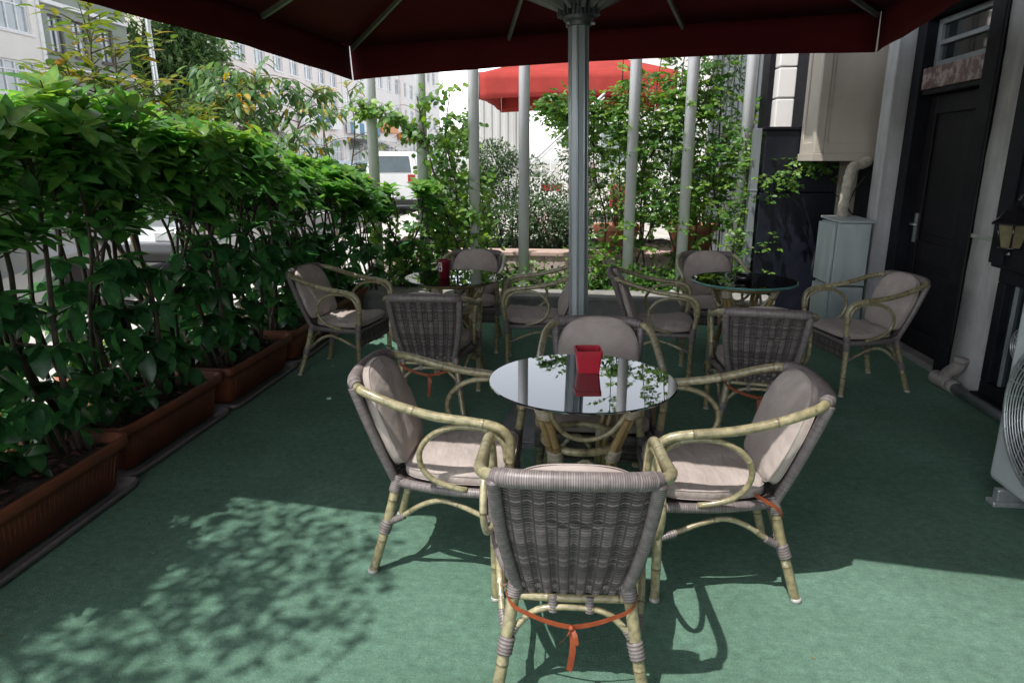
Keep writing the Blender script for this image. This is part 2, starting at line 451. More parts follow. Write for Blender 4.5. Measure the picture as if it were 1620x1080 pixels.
def cushion(mb, outline, thick, fn, crown=.25, seed=0, puff=.012):
    q = random.Random(seed); n = len(outline)
    cx = sum(p[0] for p in outline)/n; cy = sum(p[1] for p in outline)/n
    ph = [q.uniform(0, 6.28) for _ in range(6)]
    prof = [(.60, 0), (.93, 0), (.985, .12), (1.0, .3), (.995, .5), (1.0, .7), (.985, .88), (.94, 1.0), (.8, 1.0+crown*.5), (.55, 1.0+crown*.85), (.28, 1+crown)]
    vs = []
    for sc, z in prof:
        for i, (x, y) in enumerate(outline):
            w = 1+.006*math.sin(i*.9+ph[0])*(1 if .2 < z < 1 else .3)
            X = cx+(x-cx)*sc*w; Y = cy+(y-cy)*sc*w
            dz = .10*math.sin(X*19+ph[1])*math.sin(Y*15+ph[2])+.07*math.sin(X*41+Y*23+ph[3])+.05*math.sin(Y*70-X*25+ph[4])
            vs.append(fn(X, Y, thick*(z+(dz if z >= .9 else 0))))
    fs = []
    for r in range(len(prof)-1):
        for i in range(n):
            j = (i+1) % n
            fs.append((r*n+i, r*n+j, (r+1)*n+j, (r+1)*n+i))
    vs.append(fn(cx, cy, thick*(1+crown))); c = len(vs)-1; b = (len(prof)-1)*n
    for i in range(n): fs.append((b+i, b+(i+1) % n, c))
    fs.append(tuple(range(n-1, -1, -1)))
    mb.add(vs, fs)
    for z in (.16, .86):   # piped seams
        mb.tube([fn(cx+(x-cx)*1.0, cy+(y-cy)*1.0, thick*z) for x, y in outline], .0019, 5, closed=True)

# ------------------------------------------------------------------ the chair
def sx(pts, s): return [(p[0]*s, p[1], p[2]) for p in pts]

def make_chair(seed=1):
    t = thing('bamboo_armchair', 'x', 'armchair')
    # curved arm rails (bamboo) and the wrapped top rail
    RAIL = [(.268, .25, .36), (.274, .268, .48), (.280, .278, .575), (.284, .268, .635), (.286, .225, .668), (.286, .15, .682), (.284, 0, .70), (.279, -.12, .728), (.268, -.215, .757), (.243, -.285, .777), (.20, -.322, .787)]
    BACK = [(.205, -.319, .786), (.16, -.336, .790), (.08, -.346, .793), (0, -.349, .794), (-.08, -.346, .793), (-.16, -.336, .790), (-.205, -.319, .786)]
    for s in (1, -1):
        mb = MB(); bamboo(mb, sx(RAIL, s), .0176, .17, .24, 12, seed+s)
        mb.build('arm_rail', M['bamboo'], t)
    mb = MB(); wrap(mb, BACK, .0275, .0062, 12)
    wrap(mb, [(.222, -.306, .783), (.200, -.322, .787)], .0245, .006, 10, False); wrap(mb, [(-.222, -.306, .783), (-.200, -.322, .787)], .0245, .006, 10, False)
    mb.build('wrapped_rail', M['binding'], t)
    # arm loops
    LOOP = [(.276, .262, .53), (.280, .250, .605), (.281, .20, .648), (.281, .13, .662), (.280, .05, .655), (.279, -.02, .620), (.278, -.062, .56), (.276, -.058, .495), (.272, -.015, .44), (.264, .06, .408), (.26, .11, .398)]
    for s in (1, -1):
        mb = MB(); bamboo(mb, sx(LOOP, s), .0115, .15, .3, 8, seed+5+s)
        mb.build('arm_loop', M['bamboo'], t)
    # legs
    for s in (1, -1):
        for pts, rr in (([(.266, .245, 0), (.268, .247, .2), (.269, .25, .41)], .0185), ([(.228, -.285, 0), (.195, -.228, .2), (.165, -.178, .40)], .0195)):
            mb = MB(); bamboo(mb, sx(pts, s), rr*.94, .14, .2, 10, seed+int(rr*1e4)+s, r1=rr)
            leg = mb.build('leg', M['bamboo'], t)
            cb = MB(); p0 = V(sx(pts, s)[0]); cb.lathe([(rr*.9, 0), (rr*1.08, .001), (rr*1.08, .012), (rr*.95, .016)], p0, 12)
            cb.build('foot_cap', M['cap'], leg)
    # bindings around the leg joints
    for s in (1, -1):
        for pts, rr, pit, sg in (([(.201, -.240, .165), (.190, -.222, .215)], .0255, .0105, 10), ([(.269, .249, .33), (.271, .258, .44)], .0245, .0075, 10), ([(.176, -.196, .335), (.163, -.176, .40)], .0245, .0075, 10),
                                 ([(.19, -.215, .20), (.165, -.208, .243)], .0145, .009, 8), ([(.198, -.205, .215), (.213, -.150, .25)], .0145, .009, 8), ([(.266, .235, .265), (.262, .18, .285)], .0145, .009, 8), ([(.055, -.198, .29), (.055, -.195, .345)], .0165, .008, 8)):
            mb = MB(); wrap(mb, sx(pts, s), rr, pit, sg, False); mb.build('joint_binding', M['binding'], t)
    # stretchers
    mb = MB()
    bamboo(mb, [(-.17, -.192, .335), (0, -.196, .335), (.17, -.192, .335)], .0125, .1, .2, 8, seed+9)
    mb.build('rear_stretcher', M['bamboo'], t); mb = MB()
    bamboo(mb, [(-.19, -.215, .20), (-.16, -.208, .245), (-.11, -.202, .29), (-.05, -.2, .305), (.05, -.2, .305), (.11, -.202, .29), (.16, -.208, .245), (.19, -.215, .20)], .0105, .1, .2, 8, seed+10)
    mb.build('rear_arch', M['bamboo'], t)
    for s in (1, -1):
        mb = MB()
        bamboo(mb, sx([(.195, -.215, .205), (.21, -.16, .245), (.225, -.08, .305), (.235, 0, .335), (.245, .08, .322), (.256, .16, .293), (.266, .24, .262)], s), .0105, .12, .2, 8, seed+11+s)
        mb.build('side_stretcher', M['bamboo'], t)
    # seat frame, base, apron
    mb = MB()
    wrap(mb, [(-.262, .262, .385), (0, .268, .385), (.262, .262, .385)], .017, .0065, 8)
    for s in (1, -1): wrap(mb, sx([(.262, .25, .385), (.245, .05, .382), (.205, -.1, .378), (.165, -.18, .372)], s), .0195, .0065, 8)
    wrap(mb, [(-.165, -.182, .375), (.165, -.182, .375)], .016, .0065, 8, False)
    mb.build('seat_frame', M['binding'], t)
    mb = MB(); mb.add([(-.25, .25, .385), (.25, .25, .385), (.16, -.18, .378), (-.16, -.18, .378), (-.25, .25, .395), (.25, .25, .395), (.16, -.18, .388), (-.16, -.18, .388)],
                      [(0, 1, 2, 3), (7, 6, 5, 4), (0, 4, 5, 1), (2, 6, 7, 3), (1, 5, 6, 2), (3, 7, 4, 0)], .2, True)
    mb.build('seat_base', M['wicker'], t)
    mb = MB()
    weave(mb, lambda u, v: (.25*u, .268-.012*u*u, .285+.095*v), 9, 14)
    wrap(mb, [(-.26, .262, .28), (0, .27, .28), (.26, .262, .28)], .009, .006, 8)
    mb.build('front_apron', M['wicker'], t)
    # woven back
    def PB(u, v):
        w = .155+.062*v+.012*math.sin(v*PI)
        return (w*u, -.182-.142*v-.02*(1-u*u)*(.3+.7*v), .345+.435*v)
    mb = MB(); weave(mb, PB, 42, 13, .0042, .0062, True)
    mb.build('woven_back', M['wicker'], t)
    for s in (1, -1):
        mb = MB(); wrap(mb, [V(PB(s*1.02, v/6)) for v in range(7)], .0185, .0068, 10, r1=.021)
        mb.build('side_post', M['binding'], t)
    # cushions
    out = []
    n = 56
    for i in range(n):
        a = 2*PI*i/n; c, s_ = math.cos(a), math.sin(a); ex = 2/4.5
        x = math.copysign(abs(c)**ex, c); y = math.copysign(abs(s_)**ex, s_)
        wy = .04+.22*y; out.append((x*(.245-.035*(.5-y*.5)-.03*max(0, -y)), wy))
    mb = MB(); cushion(mb, out, .048, lambda x, y, z: V((x, y+.012, .396+z+.012*(y/.26)**2*(1 if y > 0 else -.4))), .3, seed)
    mb.build('seat_cushion', M['cushion'], t)
    out = []
    for i in range(n):
        a = 2*PI*i/n; c, s_ = math.cos(a), math.sin(a)
        if s_ >= 0: ex = 2/2.7
        else: ex = 2/7
        x = math.copysign(abs(c)**ex, c)*.205; y = math.copysign(abs(s_)**ex, s_)
        y = .22+y*(.215 if s_ >= 0 else .22)
        out.append((x*(1-.08*max(0, (.2-y)/.2)), y*.92))
    def FB(x, y, z):
        v = y/.44
        return V((x, -.155-.150*v-.022*(1-(x/.22)**2)*v+z*1.0-.03, .435+.415*v+z*.25))
    mb = MB(); cushion(mb, out, .042, FB, .45, seed+3)
    mb.build('back_cushion', M['cushion'], t)
    # ribbon tie with bow
    mb = MB()
    def strip(pts, w, up=(0, 0, 1), tw=0):
        P = cr(pts, 6); vs = []; fs = []
        for i, p in enumerate(P):
            u = V(up); u = MX.Rotation(tw*i/len(P), 3, 'Y') @ u
            vs += [p-u*w/2, p+u*w/2]
            if i: fs.append((2*i-2, 2*i, 2*i+1, 2*i-1))
        mb.add(vs, fs)
    for s in (1, -1):
        strip(sx([(.215, -.10, .425), (.205, -.18, .375), (.178, -.222, .325), (.11, -.232, .292), (.05, -.238, .275), (.0, -.242, .268)], s), .017)
    strip([(0, -.244, .268), (-.012, -.258, .25), (-.03, -.262, .232), (-.036, -.258, .222)], .016, (.6, 0, .8))
    strip([(0, -.244, .268), (.012, -.26, .25), (.016, -.262, .22), (.010, -.258, .25)], .014, (.9, 0, .3))
    strip([(.002, -.246, .266), (.006, -.254, .22), (.002, -.256, .17), (-.004, -.254, .125)], .019, (1, 0, 0), .5)
    mb.lathe([(.0, -.008), (.009, -.004), (.009, .004), (0, .008)], (0, -.246, .268), 8)
    mb.build('ribbon_tie', M['ribbon'], t)
    return t

def make_table(kind, label, loc, rz):
    t = thing('bistro_table', label, 'table', loc, rz)
    Rr = .385; z0 = .722
    th = .009 if kind == 'dark' else .014
    g = MB()
    g.lathe([(0, z0), (Rr-.003, z0), (Rr, z0+.003), (Rr, z0+th-.003), (Rr-.004, z0+th), (0, z0+th)], seg=96)
    top = g.build('glass_top', M['dark_glass'] if kind == 'dark' else M['clear_glass'], t, smooth=False)
    if kind == 'clear':
        e = MB(); pr = [(Rr+.001, z0-.0005), (Rr+.001, z0+th+.0005), (Rr-.012, z0+th+.0006)]
        e.lathe([(Rr-.012, z0-.0006), (Rr+.001, z0-.0005), (Rr+.001, z0+th+.0005), (Rr-.010, z0+th+.0006)], seg=96)
        me = e.build('glass_rim', M['glass_edge'], top)
        # open the lathe caps (only a ring is wanted)
        import bmesh
        bm = bmesh.new(); bm.from_mesh(me.data)
        bmesh.ops.delete(bm, geom=[f for f in bm.faces if len(f.verts) > 10], context='FACES'); bm.to_mesh(me.data); bm.free()
    mb = MB()
    ring = [(.285*math.cos(2*PI*i/48), .285*math.sin(2*PI*i/48), .704) for i in range(48)]
    mb.tube(ring, .0165, 10, closed=True)
    ring = [(.262*math.cos(2*PI*i/48), .262*math.sin(2*PI*i/48), .69) for i in range(48)]
    mb.tube(ring, .010, 8, closed=True, tint=.3)
    mb.build('top_ring', M['bamboo_brown'], t)
    mb = MB(); ring = [(.155*math.cos(2*PI*i/40), .155*math.sin(2*PI*i/40), .475) for i in range(40)]
    mb.tube(ring, .016, 10, closed=True, tint=[.5 if i % 10 else .05 for i in range(40)])
    mb.build('middle_ring', M['bamboo'], t)
    for k in range(4):
        a = PI/4+k*PI/2; ca, sa = math.cos(a), math.sin(a)
        mb = MB()
        for off in (-.017, .017):
            pts = []
            for r, z in ((.268, .70), (.225, .60), (.178, .48), (.160, .40), (.170, .30), (.215, .14), (.262, 0)):
                pts.append((r*ca-off*sa*(1 if z > .35 else .8), r*sa+off*ca, z))
            bamboo(mb, pts, .0155, .08, .17, 10, 30+k)
        leg = mb.build('leg', M['bamboo_brown'], t)
        for (r0, zz0), (r1_, zz1) in (((.262, .70), (.238, .635)), ((.175, .475), (.162, .425)), ((.19, .235), (.205, .18))):
            mb = MB()
            for off in (-.009, .009):
                wrap(mb, [(r0*ca-off*sa, r0*sa+off*ca, zz0), (r1_*ca-off*sa, r1_*sa+off*ca, zz1)], .0262, .0085, 10, False)
            mb.build('leg_binding', M['white_binding'], leg)
        a2 = a+PI/2; p = lambda r, ang, z: (r*math.cos(ang), r*math.sin(ang), z)
        mb = MB()
        bamboo(mb, [p(.25, a+.12, .68), p(.225, a+.16, .62), p(.19, a+.35, .56), p(.165, a+PI/4, .535), p(.19, a2-.35, .56), p(.225, a2-.16, .62), p(.25, a2-.12, .68)], .010, .12, .3, 8, 50+k)
        bamboo(mb, [p(.185, a+.14, .26), p(.155, a+.3, .36), p(.135, a+PI/4, .43), p(.155, a2-.3, .36), p(.185, a2-.14, .26)], .0095, .12, .3, 8, 60+k)
        mb.build('arch', M['bamboo'], t)
    return t

# ------------------------------------------------------------------ foliage
def leaf(mb, p, d, n, L, W, droop=.2, fold=.25, tint=.5, seg=4):
    d = d.normalized(); n = (n-d*n.dot(d))
    n = n.normalized() if n.length > 1e-4 else d.orthogonal().normalized()
    w = d.cross(n)
    if seg <= 1:
        m = p+d*L*.5
        vs = [p, m+w*W*.5+n*fold*W*.5, p+d*L-n*droop*L, m-w*W*.5+n*fold*W*.5]
        mb.add(vs, [(0, 1, 2), (0, 2, 3)], tint); return
    vs = [p]; 
    for i in range(1, seg):
        t = i/seg
        hw = W*.5*math.sin(PI*t**.88)**.68
        c = p+d*(L*t)-n*(droop*L*t*t)
        vs += [c+w*hw+n*fold*hw, c, c-w*hw+n*fold*hw]
    vs.append(p+d*L-n*droop*L)
    fs = [(0, 1, 2), (0, 2, 3)]
    for i in range(seg-2):
        b = 1+3*i
        fs += [(b, b+3, b+4, b+1), (b+1, b+4, b+5, b+2)]
    b = 1+3*(seg-2); e = len(vs)-1
    fs += [(b, e, b+1), (b+1, e, b+2)]
    tn = [tint]*len(vs)
    for i in range(seg-1): tn[1+3*i+1] = min(1, tint+.13)
    mb.add(vs, fs, tn)

def rv(q): 
    while True:
        v = V((q.uniform(-1, 1), q.uniform(-1, 1), q.uniform(-1, 1)))
        if .05 < v.length < 1: return v.normalized()

def rosette(mb, q, p, axis, n, L, W, tint0, seg=4):
    axis = axis.normalized(); u = axis.orthogonal().normalized(); v = axis.cross(u)
    a0 = q.uniform(0, 6.28)
    for i in range(n):
        a = a0+i*2.4; el = q.uniform(.15, .5)+.75*i/n*(-1)+.55
        side = u*math.cos(a)+v*math.sin(a)
        d = side*math.cos(el)+axis*math.sin(el)
        base = p-axis*(.10*(1-i/n))
        l = L*q.uniform(.65, 1.15)
        leaf(mb, base, d, axis*.8+V((0, 0, .5)), l, W*q.uniform(.8, 1.15)*l/L, q.uniform(.05, .4), q.uniform(.1, .4), min(1, max(0, tint0+q.gauss(0, .11))), seg)

def make_shrub(seed, height=1.78, spread=.29, dense=1.0, L=.155, W=.070):
    """clump of dark stems carrying whorls of glossy leaves; origin at soil level z=.24"""
    q = random.Random(seed); st = MB(); lf = MB()
    h0 = height-.24
    for i in range(6):
        b = V((q.uniform(-.07, .07), q.uniform(-.12, .12), -.03))
        top = V((q.uniform(-spread, spread)*.9-.17, q.uniform(-.31, .31), h0*q.uniform(.84, .97)))
        mid1 = b.lerp(top, .35)+V((q.gauss(0, .05), q.gauss(0, .05), 0)); mid2 = b.lerp(top, .7)+V((q.gauss(0, .05), q.gauss(0, .05), 0))
        path = cr([b, mid1, mid2, top], 6)
        r0 = q.uniform(.010, .017)
        st.tube(path, [r0*(1-.65*k/len(path)) for k in range(len(path))], 6)
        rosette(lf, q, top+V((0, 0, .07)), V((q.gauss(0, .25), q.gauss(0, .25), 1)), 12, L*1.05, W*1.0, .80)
        m = int(12*dense)
        for k in range(m):
            t = q.uniform(.56, 1); t = 1-(1-t)*q.uniform(.4, 1)
            p = path[min(len(path)-1, int(t*(len(path)-1)))]
            out = V(((p.x+.14)*1.4+q.gauss(0, .35), p.y+q.gauss(0, .35), q.uniform(.1, .8)))
            out = out.normalized()*q.uniform(.12, .30)
            e = p+out
            e.z = min(e.z, h0+.04); e.x = max(-spread-.27, min(spread-.02, e.x))
            st.tube(cr([p, p.lerp(e, .5)+V((0, 0, -.02)), e], 3), [.005, .0045, .0042, .004, .0036, .003, .0025], 5, cap=False)
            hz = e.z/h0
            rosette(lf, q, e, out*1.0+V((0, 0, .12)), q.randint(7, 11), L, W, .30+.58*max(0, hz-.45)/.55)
        for k in range(4):       # low sprigs with hanging dark leaves
            t = q.uniform(.06, .58); p = path[int(t*(len(path)-1))]
            out = V((q.gauss(.2, .5), q.gauss(0, .5), q.uniform(-.1, .5))).normalized()*q.uniform(.08, .2)
            e = p+out; st.tube([p, e], [.004, .003], 5, cap=False)
            for j in range(q.randint(4, 8)):
                d = V((q.gauss(0, .6), q.gauss(0, .6), q.uniform(-.9, .2)))
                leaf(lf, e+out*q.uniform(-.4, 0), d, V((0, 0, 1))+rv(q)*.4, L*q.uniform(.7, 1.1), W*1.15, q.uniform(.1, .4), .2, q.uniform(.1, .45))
    return st, lf

def blob_leaves(mb, q, c, rad, n, L, W, seg=1, t0=.3, t1=.9, shell=.5):
    c = V(c)
    for i in range(n):
        d = rv(q); r = shell+(1-shell)*q.random()**.6
        p = c+V((d.x*rad[0], d.y*rad[1], d.z*rad[2]))*r
        dd = (d+rv(q)*.9+V((0, 0, -.1)))
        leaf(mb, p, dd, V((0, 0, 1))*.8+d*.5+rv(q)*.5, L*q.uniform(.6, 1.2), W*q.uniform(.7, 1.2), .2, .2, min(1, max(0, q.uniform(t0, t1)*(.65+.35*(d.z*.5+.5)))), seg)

def make_tree(name, label, loc, h, trunk_r, crown, n, L, W, leafm, seed, group=None, seg=1, cat='tree', clumps=22):
    q = random.Random(seed); t = thing(name, label, cat, loc, 0, group)
    tb = MB(); lf = MB()
    cz, cr_ = crown   # crown centre height and radii
    top = V((q.gauss(0, .1), q.gauss(0, .1), cz+cr_[2]*.5))
    path = cr([(0, 0, 0), (q.gauss(0, .08), q.gauss(0, .08), cz*.45), (q.gauss(0, .12), q.gauss(0, .12), cz*.8), top], 6)
    tb.tube(path, [trunk_r*(1-.75*k/len(path)) for k in range(len(path))], 8)
    for i in range(clumps):
        d = rv(q); p = V((d.x*cr_[0], d.y*cr_[1], d.z*cr_[2]))*q.uniform(.35, .85)+V((0, 0, cz))
        b = path[q.randint(len(path)//2, len(path)-1)]
        tb.tube(cr([b, b.lerp(p, .5)+V((0, 0, .08*cr_[2])), p], 4), [trunk_r*.3*(1-.1*k) for k in range(9)], 5, cap=False)
        s = q.uniform(.28, .46)
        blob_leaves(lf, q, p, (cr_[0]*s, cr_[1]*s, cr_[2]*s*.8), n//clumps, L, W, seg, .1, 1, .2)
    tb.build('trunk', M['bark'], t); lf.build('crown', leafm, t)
    return t

# ------------------------------------------------------------------ world, sun, camera
w = bpy.data.worlds.new('World'); scene.world = w; w.use_nodes = True
nt = w.node_tree; bg = nt.nodes['Background']
SD = V((-.33, -.355, 1)).normalized()
el = math.asin(SD.z); az = math.atan2(SD.x, SD.y)
sky = nt.nodes.new('ShaderNodeTexSky'); sky.sky_type = 'NISHITA'; sky.sun_disc = False
sky.sun_elevation = el; sky.sun_rotation = az; sky.air_density = 1.0; sky.dust_density = 2; sky.ozone_density = 1
hs = N(nt, 'ShaderNodeHueSaturation', Saturation=.28, Value=1.3)
nt.links.new(sky.outputs[0], hs.inputs['Color'])
# hazy bright horizon under a deeper zenith
tcw = nt.nodes.new('ShaderNodeTexCoord'); sep = nt.nodes.new('ShaderNodeSeparateXYZ'); nt.links.new(tcw.outputs['Generated'], sep.inputs[0])
mrw = N(nt, 'ShaderNodeMapRange'); mrw.inputs[1].default_value = .08; mrw.inputs[2].default_value = .60; mrw.inputs[3].default_value = 3.5; mrw.inputs[4].default_value = .60
nt.links.new(sep.outputs[2], mrw.inputs[0])
vm = nt.nodes.new('ShaderNodeVectorMath'); vm.operation = 'SCALE'; nt.links.new(hs.outputs[0], vm.inputs[0]); nt.links.new(mrw.outputs[0], vm.inputs['Scale'])
nt.links.new(vm.outputs[0], bg.inputs[0]); bg.inputs[1].default_value = .15
sun = bpy.data.lights.new('sun', 'SUN'); sun.energy = 5.0; sun.angle = R(.53); sun.color = (1, .965, .90)
so = link(bpy.data.objects.new('sun', sun)); so.rotation_euler = (-SD).to_track_quat('-Z', 'Y').to_euler()
cam = bpy.data.cameras.new('camera'); cam.sensor_width = 36; cam.lens = 1071*36/1620; cam.clip_start = .05; cam.clip_end = 2000
co = link(bpy.data.objects.new('camera', cam)); co.location = (0, 0, 1.6); co.rotation_euler = (R(90-14.9), 0, R(5.55)); scene.camera = co
scene.view_settings.view_transform = 'Standard'; scene.view_settings.look = 'None'; scene.view_settings.exposure = 0; scene.view_settings.gamma = 1
scene.cycles.max_bounces = 8; scene.cycles.transparent_max_bounces = 12; scene.cycles.sample_clamp_indirect = 6

# ------------------------------------------------------------------ setting
def sheet(name, x0, y0, x1, y1, z, m, nx=1, ny=1):
    mb = MB(); mb.add([(x0, y0, z), (x1, y0, z), (x1, y1, z), (x0, y1, z)], [(0, 1, 2, 3)], .5, True)
    return tag(mb.build(name, m), kind='structure')
sheet('ground', -400, -400, 400, 400, -.13, M['ground'])
sheet('carpet', -2.72, -4, 3.2, 7.06, 0, M['carpet'])
mb = MB(); mb.box((-5.2, -10, -.125), (-2.73, 60, -.006)); mb.box((-5.32, -10, -.125), (-5.203, 60, .004)); tag(mb.build('pavement', M['pavement'], bevel=.01), kind='structure')
mb = MB(); mb.box((-2.72, 8.75, -.125), (9, 45, -.008)); tag(mb.build('terrace_pavement', M['pavement']), kind='structure')
sheet('road', -12, -20, -5.33, 120, -.12, M['asphalt'])
mb = MB(); mb.box((-16, -20, -.125), (-12, 120, .0)); tag(mb.build('far_pavement', M['pavement'], bevel=.02), kind='structure')
mb = MB()
for y in range(-8, 60, 6): mb.add([(-8.75, y, -.114), (-8.6, y, -.114), (-8.6, y+2.6, -.114), (-8.75, y+2.6, -.114)], [(0, 1, 2, 3)], .5, True)
tag(mb.build('road_marking', M['white_frame']), kind='structure')

# ledge, bed and low wall at the end of the terrace
led = thing('stone_ledge', 'low grey stone ledge edging the carpet behind the back tables', 'ledge', (0, 7.2, 0))
mb = MB()
for i in range(6):
    x = -2.7+i*.79; mb.box((x, -.13, .17), (x+.785, .30, .215), rnd.random())
mb.build('ledge_top', M['stone'], led, .006)
mb = MB(); mb.box((-2.7, -.10, -.05), (2.04, .27, .168)); mb.build('ledge_face', M['stone'], led)
mb = MB()
q = random.Random(5)
vs = []; fs = []; nx, ny = 50, 12
for j in range(ny):
    for i in range(nx): vs.append((-2.7+4.8*i/(nx-1), 7.5+1.25*j/(ny-1), .13+q.uniform(-.02, .02)))
for j in range(ny-1):
    for i in range(nx-1): fs.append((j*nx+i, j*nx+i+1, (j+1)*nx+i+1, (j+1)*nx+i))
mb.add(vs, fs); tag(mb.build('soil_bed', M['soil']), kind='structure')
lw = thing('low_wall', 'low pinkish stone wall with a terracotta coloured cap behind the white poles', 'wall', (0, 9.1, 0))
mb = MB()
for i in range(7):
    x = -2.9+i*.82; mb.box((x, 0, -.12), (x+.816, .3, .365), rnd.random())
mb.build('wall_face', M['pinkstone'], lw, .004)
mb = MB(); mb.box((-2.93, -.03, .368), (2.9, .36, .42)); mb.build('wall_cap', M['capstone'], lw, .006)
mb = MB()
vs = []; fs = []; nx, ny = 40, 12
for j in range(ny):
    for i in range(nx): vs.append((-2.9+4.4*i/(nx-1), 9.46+1.9*j/(ny-1), .36+q.uniform(-.03, .03)))
for j in range(ny-1):
    for i in range(nx-1): fs.append((j*nx+i, j*nx+i+1, (j+1)*nx+i+1, (j+1)*nx+i))
mb.add(vs, fs); tag(mb.build('raised_bed', M['soil']), kind='structure')

# ------------------------------------------------------------------ white poles
PX = [-2.372, -1.801, -1.201, -.631, -.02, .576, 1.183, 1.795]
PL = ['leftmost white pole at the hedge end, a dark stem against its foot', 'white pole wound with a round-leaved climber, right of the white van', 'bare white pole to the left of the far pale panelled wall',
      'bare white pole crossing the far red parasol just left of the parasol pole', 'white pole hidden behind the grey parasol pole', 'white pole rising from vine leaves beside the left terracotta tub',
      'white pole with a slanting vine stem, in front of the right terracotta tub', 'rightmost white pole, next to the dark navy wall']
for i, x in enumerate(PX):
    if i == 4: continue      # wholly hidden by the parasol pole
    t = thing('white_pole', PL[i], 'pole', (x, 7.9, .1), 0, 'white poles in a row behind the terrace')
    mb = MB(); mb.lathe([(.0615, 0), (.0615, 3.9), (.058, 3.94), (0, 3.95)], seg=24); mb.build('shaft', M['pole_white'], t)
    mb = MB(); mb.lathe([(.115, .02), (.115, .045), (.075, .05), (.07, .08)], seg=20); mb.build('base_flange', M['pole_white'], t)

# ------------------------------------------------------------------ chairs
PROTO = [make_chair(1), make_chair(17), make_chair(41)]
CH = [
 (.0, 1.97, 2, 'armchair nearest the camera, woven back turned to us, orange ribbon bow hanging behind'),
 (-.505, 2.565, -90, 'armchair left of the round table with the red pot, facing right'),
 (.56, 2.53, 91, 'armchair right of the round table with the red pot, facing left'),
 (.115, 3.15, 180, 'armchair behind the red pot, facing us, its seat tucked under the dark table'),
 (-.945, 4.33, 2, 'dark woven armchair back in front of the far left table, seen from behind'),
 (-1.80, 5.0, -99, 'armchair against the hedge planters, at the left of the far left table'),
 (-.935, 5.84, 178, 'armchair behind the dark red cup on the far left table, facing us'),
 (-.29, 5.26, 94, 'armchair half hidden by the grey parasol pole, facing left to the far left table'),
 (.595, 5.09, -93, 'armchair at the left of the clear glass table, facing right'),
 (1.16, 5.92, 181, 'armchair behind the black ashtray on the clear glass table, facing us'),
 (1.105, 4.09, -9, 'woven armchair back in front of the clear glass table, turned slightly right'),
 (2.05, 5.02, 102, 'armchair by the dark door, at the right of the clear glass table'),
]
drop = []
for i, (x, y, a, l) in enumerate(CH):
    c = PROTO[i] if i < 3 else copy_tree(PROTO[(i*2+1) % 3])
    if i in (1, 3, 5, 6, 7, 8, 9, 11):      # no ribbon tie shows on these
        drop.append(c)
    c.location = (x, y, 0); c.rotation_euler = (0, 0, R(a)); c['label'] = l; c['category'] = 'armchair'; c['group'] = 'bamboo and wicker armchairs around the tables'

for c in drop:
    for ch in kids(c):
        if ch.name.startswith('ribbon_tie'): bpy.data.objects.remove(ch)
# ------------------------------------------------------------------ tables and what stands on them
make_table('dark', 'nearest round table with a dark mirror glass top carrying the square red pot', (.03, 2.67, 0), R(8))['group'] = 'round bamboo tables'
make_table('dark', 'far left round table with dark glass top carrying a dark red cup', (-.95, 5.15, 0), R(20))['group'] = 'round bamboo tables'
make_table('clear', 'far right round table with a clear greenish glass top and black ashtray', (1.25, 5.2, 0), R(5))['group'] = 'round bamboo tables'
def square_pot(name, label, loc, rz, b, tp, h, m):
    t = thing(name, label, 'pot', loc, rz); mb = MB()
    prof = [(b*.5, 0), (tp*.5, h*.80), (tp*.52, h*.80), (tp*.53, h), (tp*.48, h), (tp*.46, h*.55)]
    vs = []; fs = []; n = 4; k = 16
    for r, z in prof:
        for i in range(k):
            a = 2*PI*i/k; c, s = math.cos(a), math.sin(a); e = .18
            vs.append((math.copysign(abs(c)**e, c)*r, math.copysign(abs(s)**e, s)*r, z))
    for i in range(len(prof)-1):
        for j in range(k): fs.append((i*k+j, i*k+(j+1) % k, (i+1)*k+(j+1) % k, (i+1)*k+j))
    fs.append(tuple(range(k-1, -1, -1))); mb.add(vs, fs, .5, False)
    mb.build('pot_body', m, t, smooth=False)
    mb = MB(); s = tp*.44; mb.box((-s, -s, h*.5), (s, s, h*.62)); mb.build('ash_fill', M['ash'], t)
    return t
square_pot('ash_pot', 'small square red plastic pot standing on the nearest dark glass table', (.055, 2.80, .7315), R(6), .090, .108, .098, M['red_plastic'])
t = thing('red_cup', 'dark red round cup with a white sticker on the far left table', 'cup', (-1.02, 5.10, .7315))
mb = MB(); mb.lathe([(.042, 0), (.052, .125), (.055, .13), (.055, .14), (.049, .14), (.042, .05), (0, .05)], seg=32); mb.build('cup_body', M['dark_red'], t)
mb = MB(); 
for (u, wd, z0, z1) in ((-2.0, .30, .055, .125),):
    vs = []; 
    for k in range(7):
        a = u+wd*(k/6-.5)*2
        for z in (z0, z1): r = .0425+.0100*z/.125+.0010; vs.append((r*math.cos(a), r*math.sin(a), z))
    mb.add(vs, [(2*k, 2*k+2, 2*k+3, 2*k+1) for k in range(6)])
st_ = mb.build('sticker', M['sticker'], t)
mb = MB()
for z0, z1, a0, a1 in ((.066, .088, -2.14, -1.86), (.096, .116, -2.10, -1.90)):
    vs = []
    for k in range(4):
        a = a0+(a1-a0)*k/3
        for z in (z0, z1): r = .0425+.0100*z/.125+.0022; vs.append((r*math.cos(a), r*math.sin(a), z))
    mb.add(vs, [(2*k, 2*k+2, 2*k+3, 2*k+1) for k in range(3)])
mb.build('printed_mark', M['shop_dark'], st_)
t = thing('ashtray', 'black ashtray on the clear glass table', 'ashtray', (1.24, 5.16, .7372))
mb = MB(); mb.lathe([(.05, 0), (.062, .01), (.065, .04), (.06, .042), (.05, .018), (0, .014)], seg=28); mb.build('ashtray_bowl', M['black_gloss'], t)
mb = MB()
for k in range(4):
    a = k*PI/2+.5; mb.box((.054, -.008, .04), (.068, .008, .052), .5, MX.Rotation(a, 4, 'Z'))
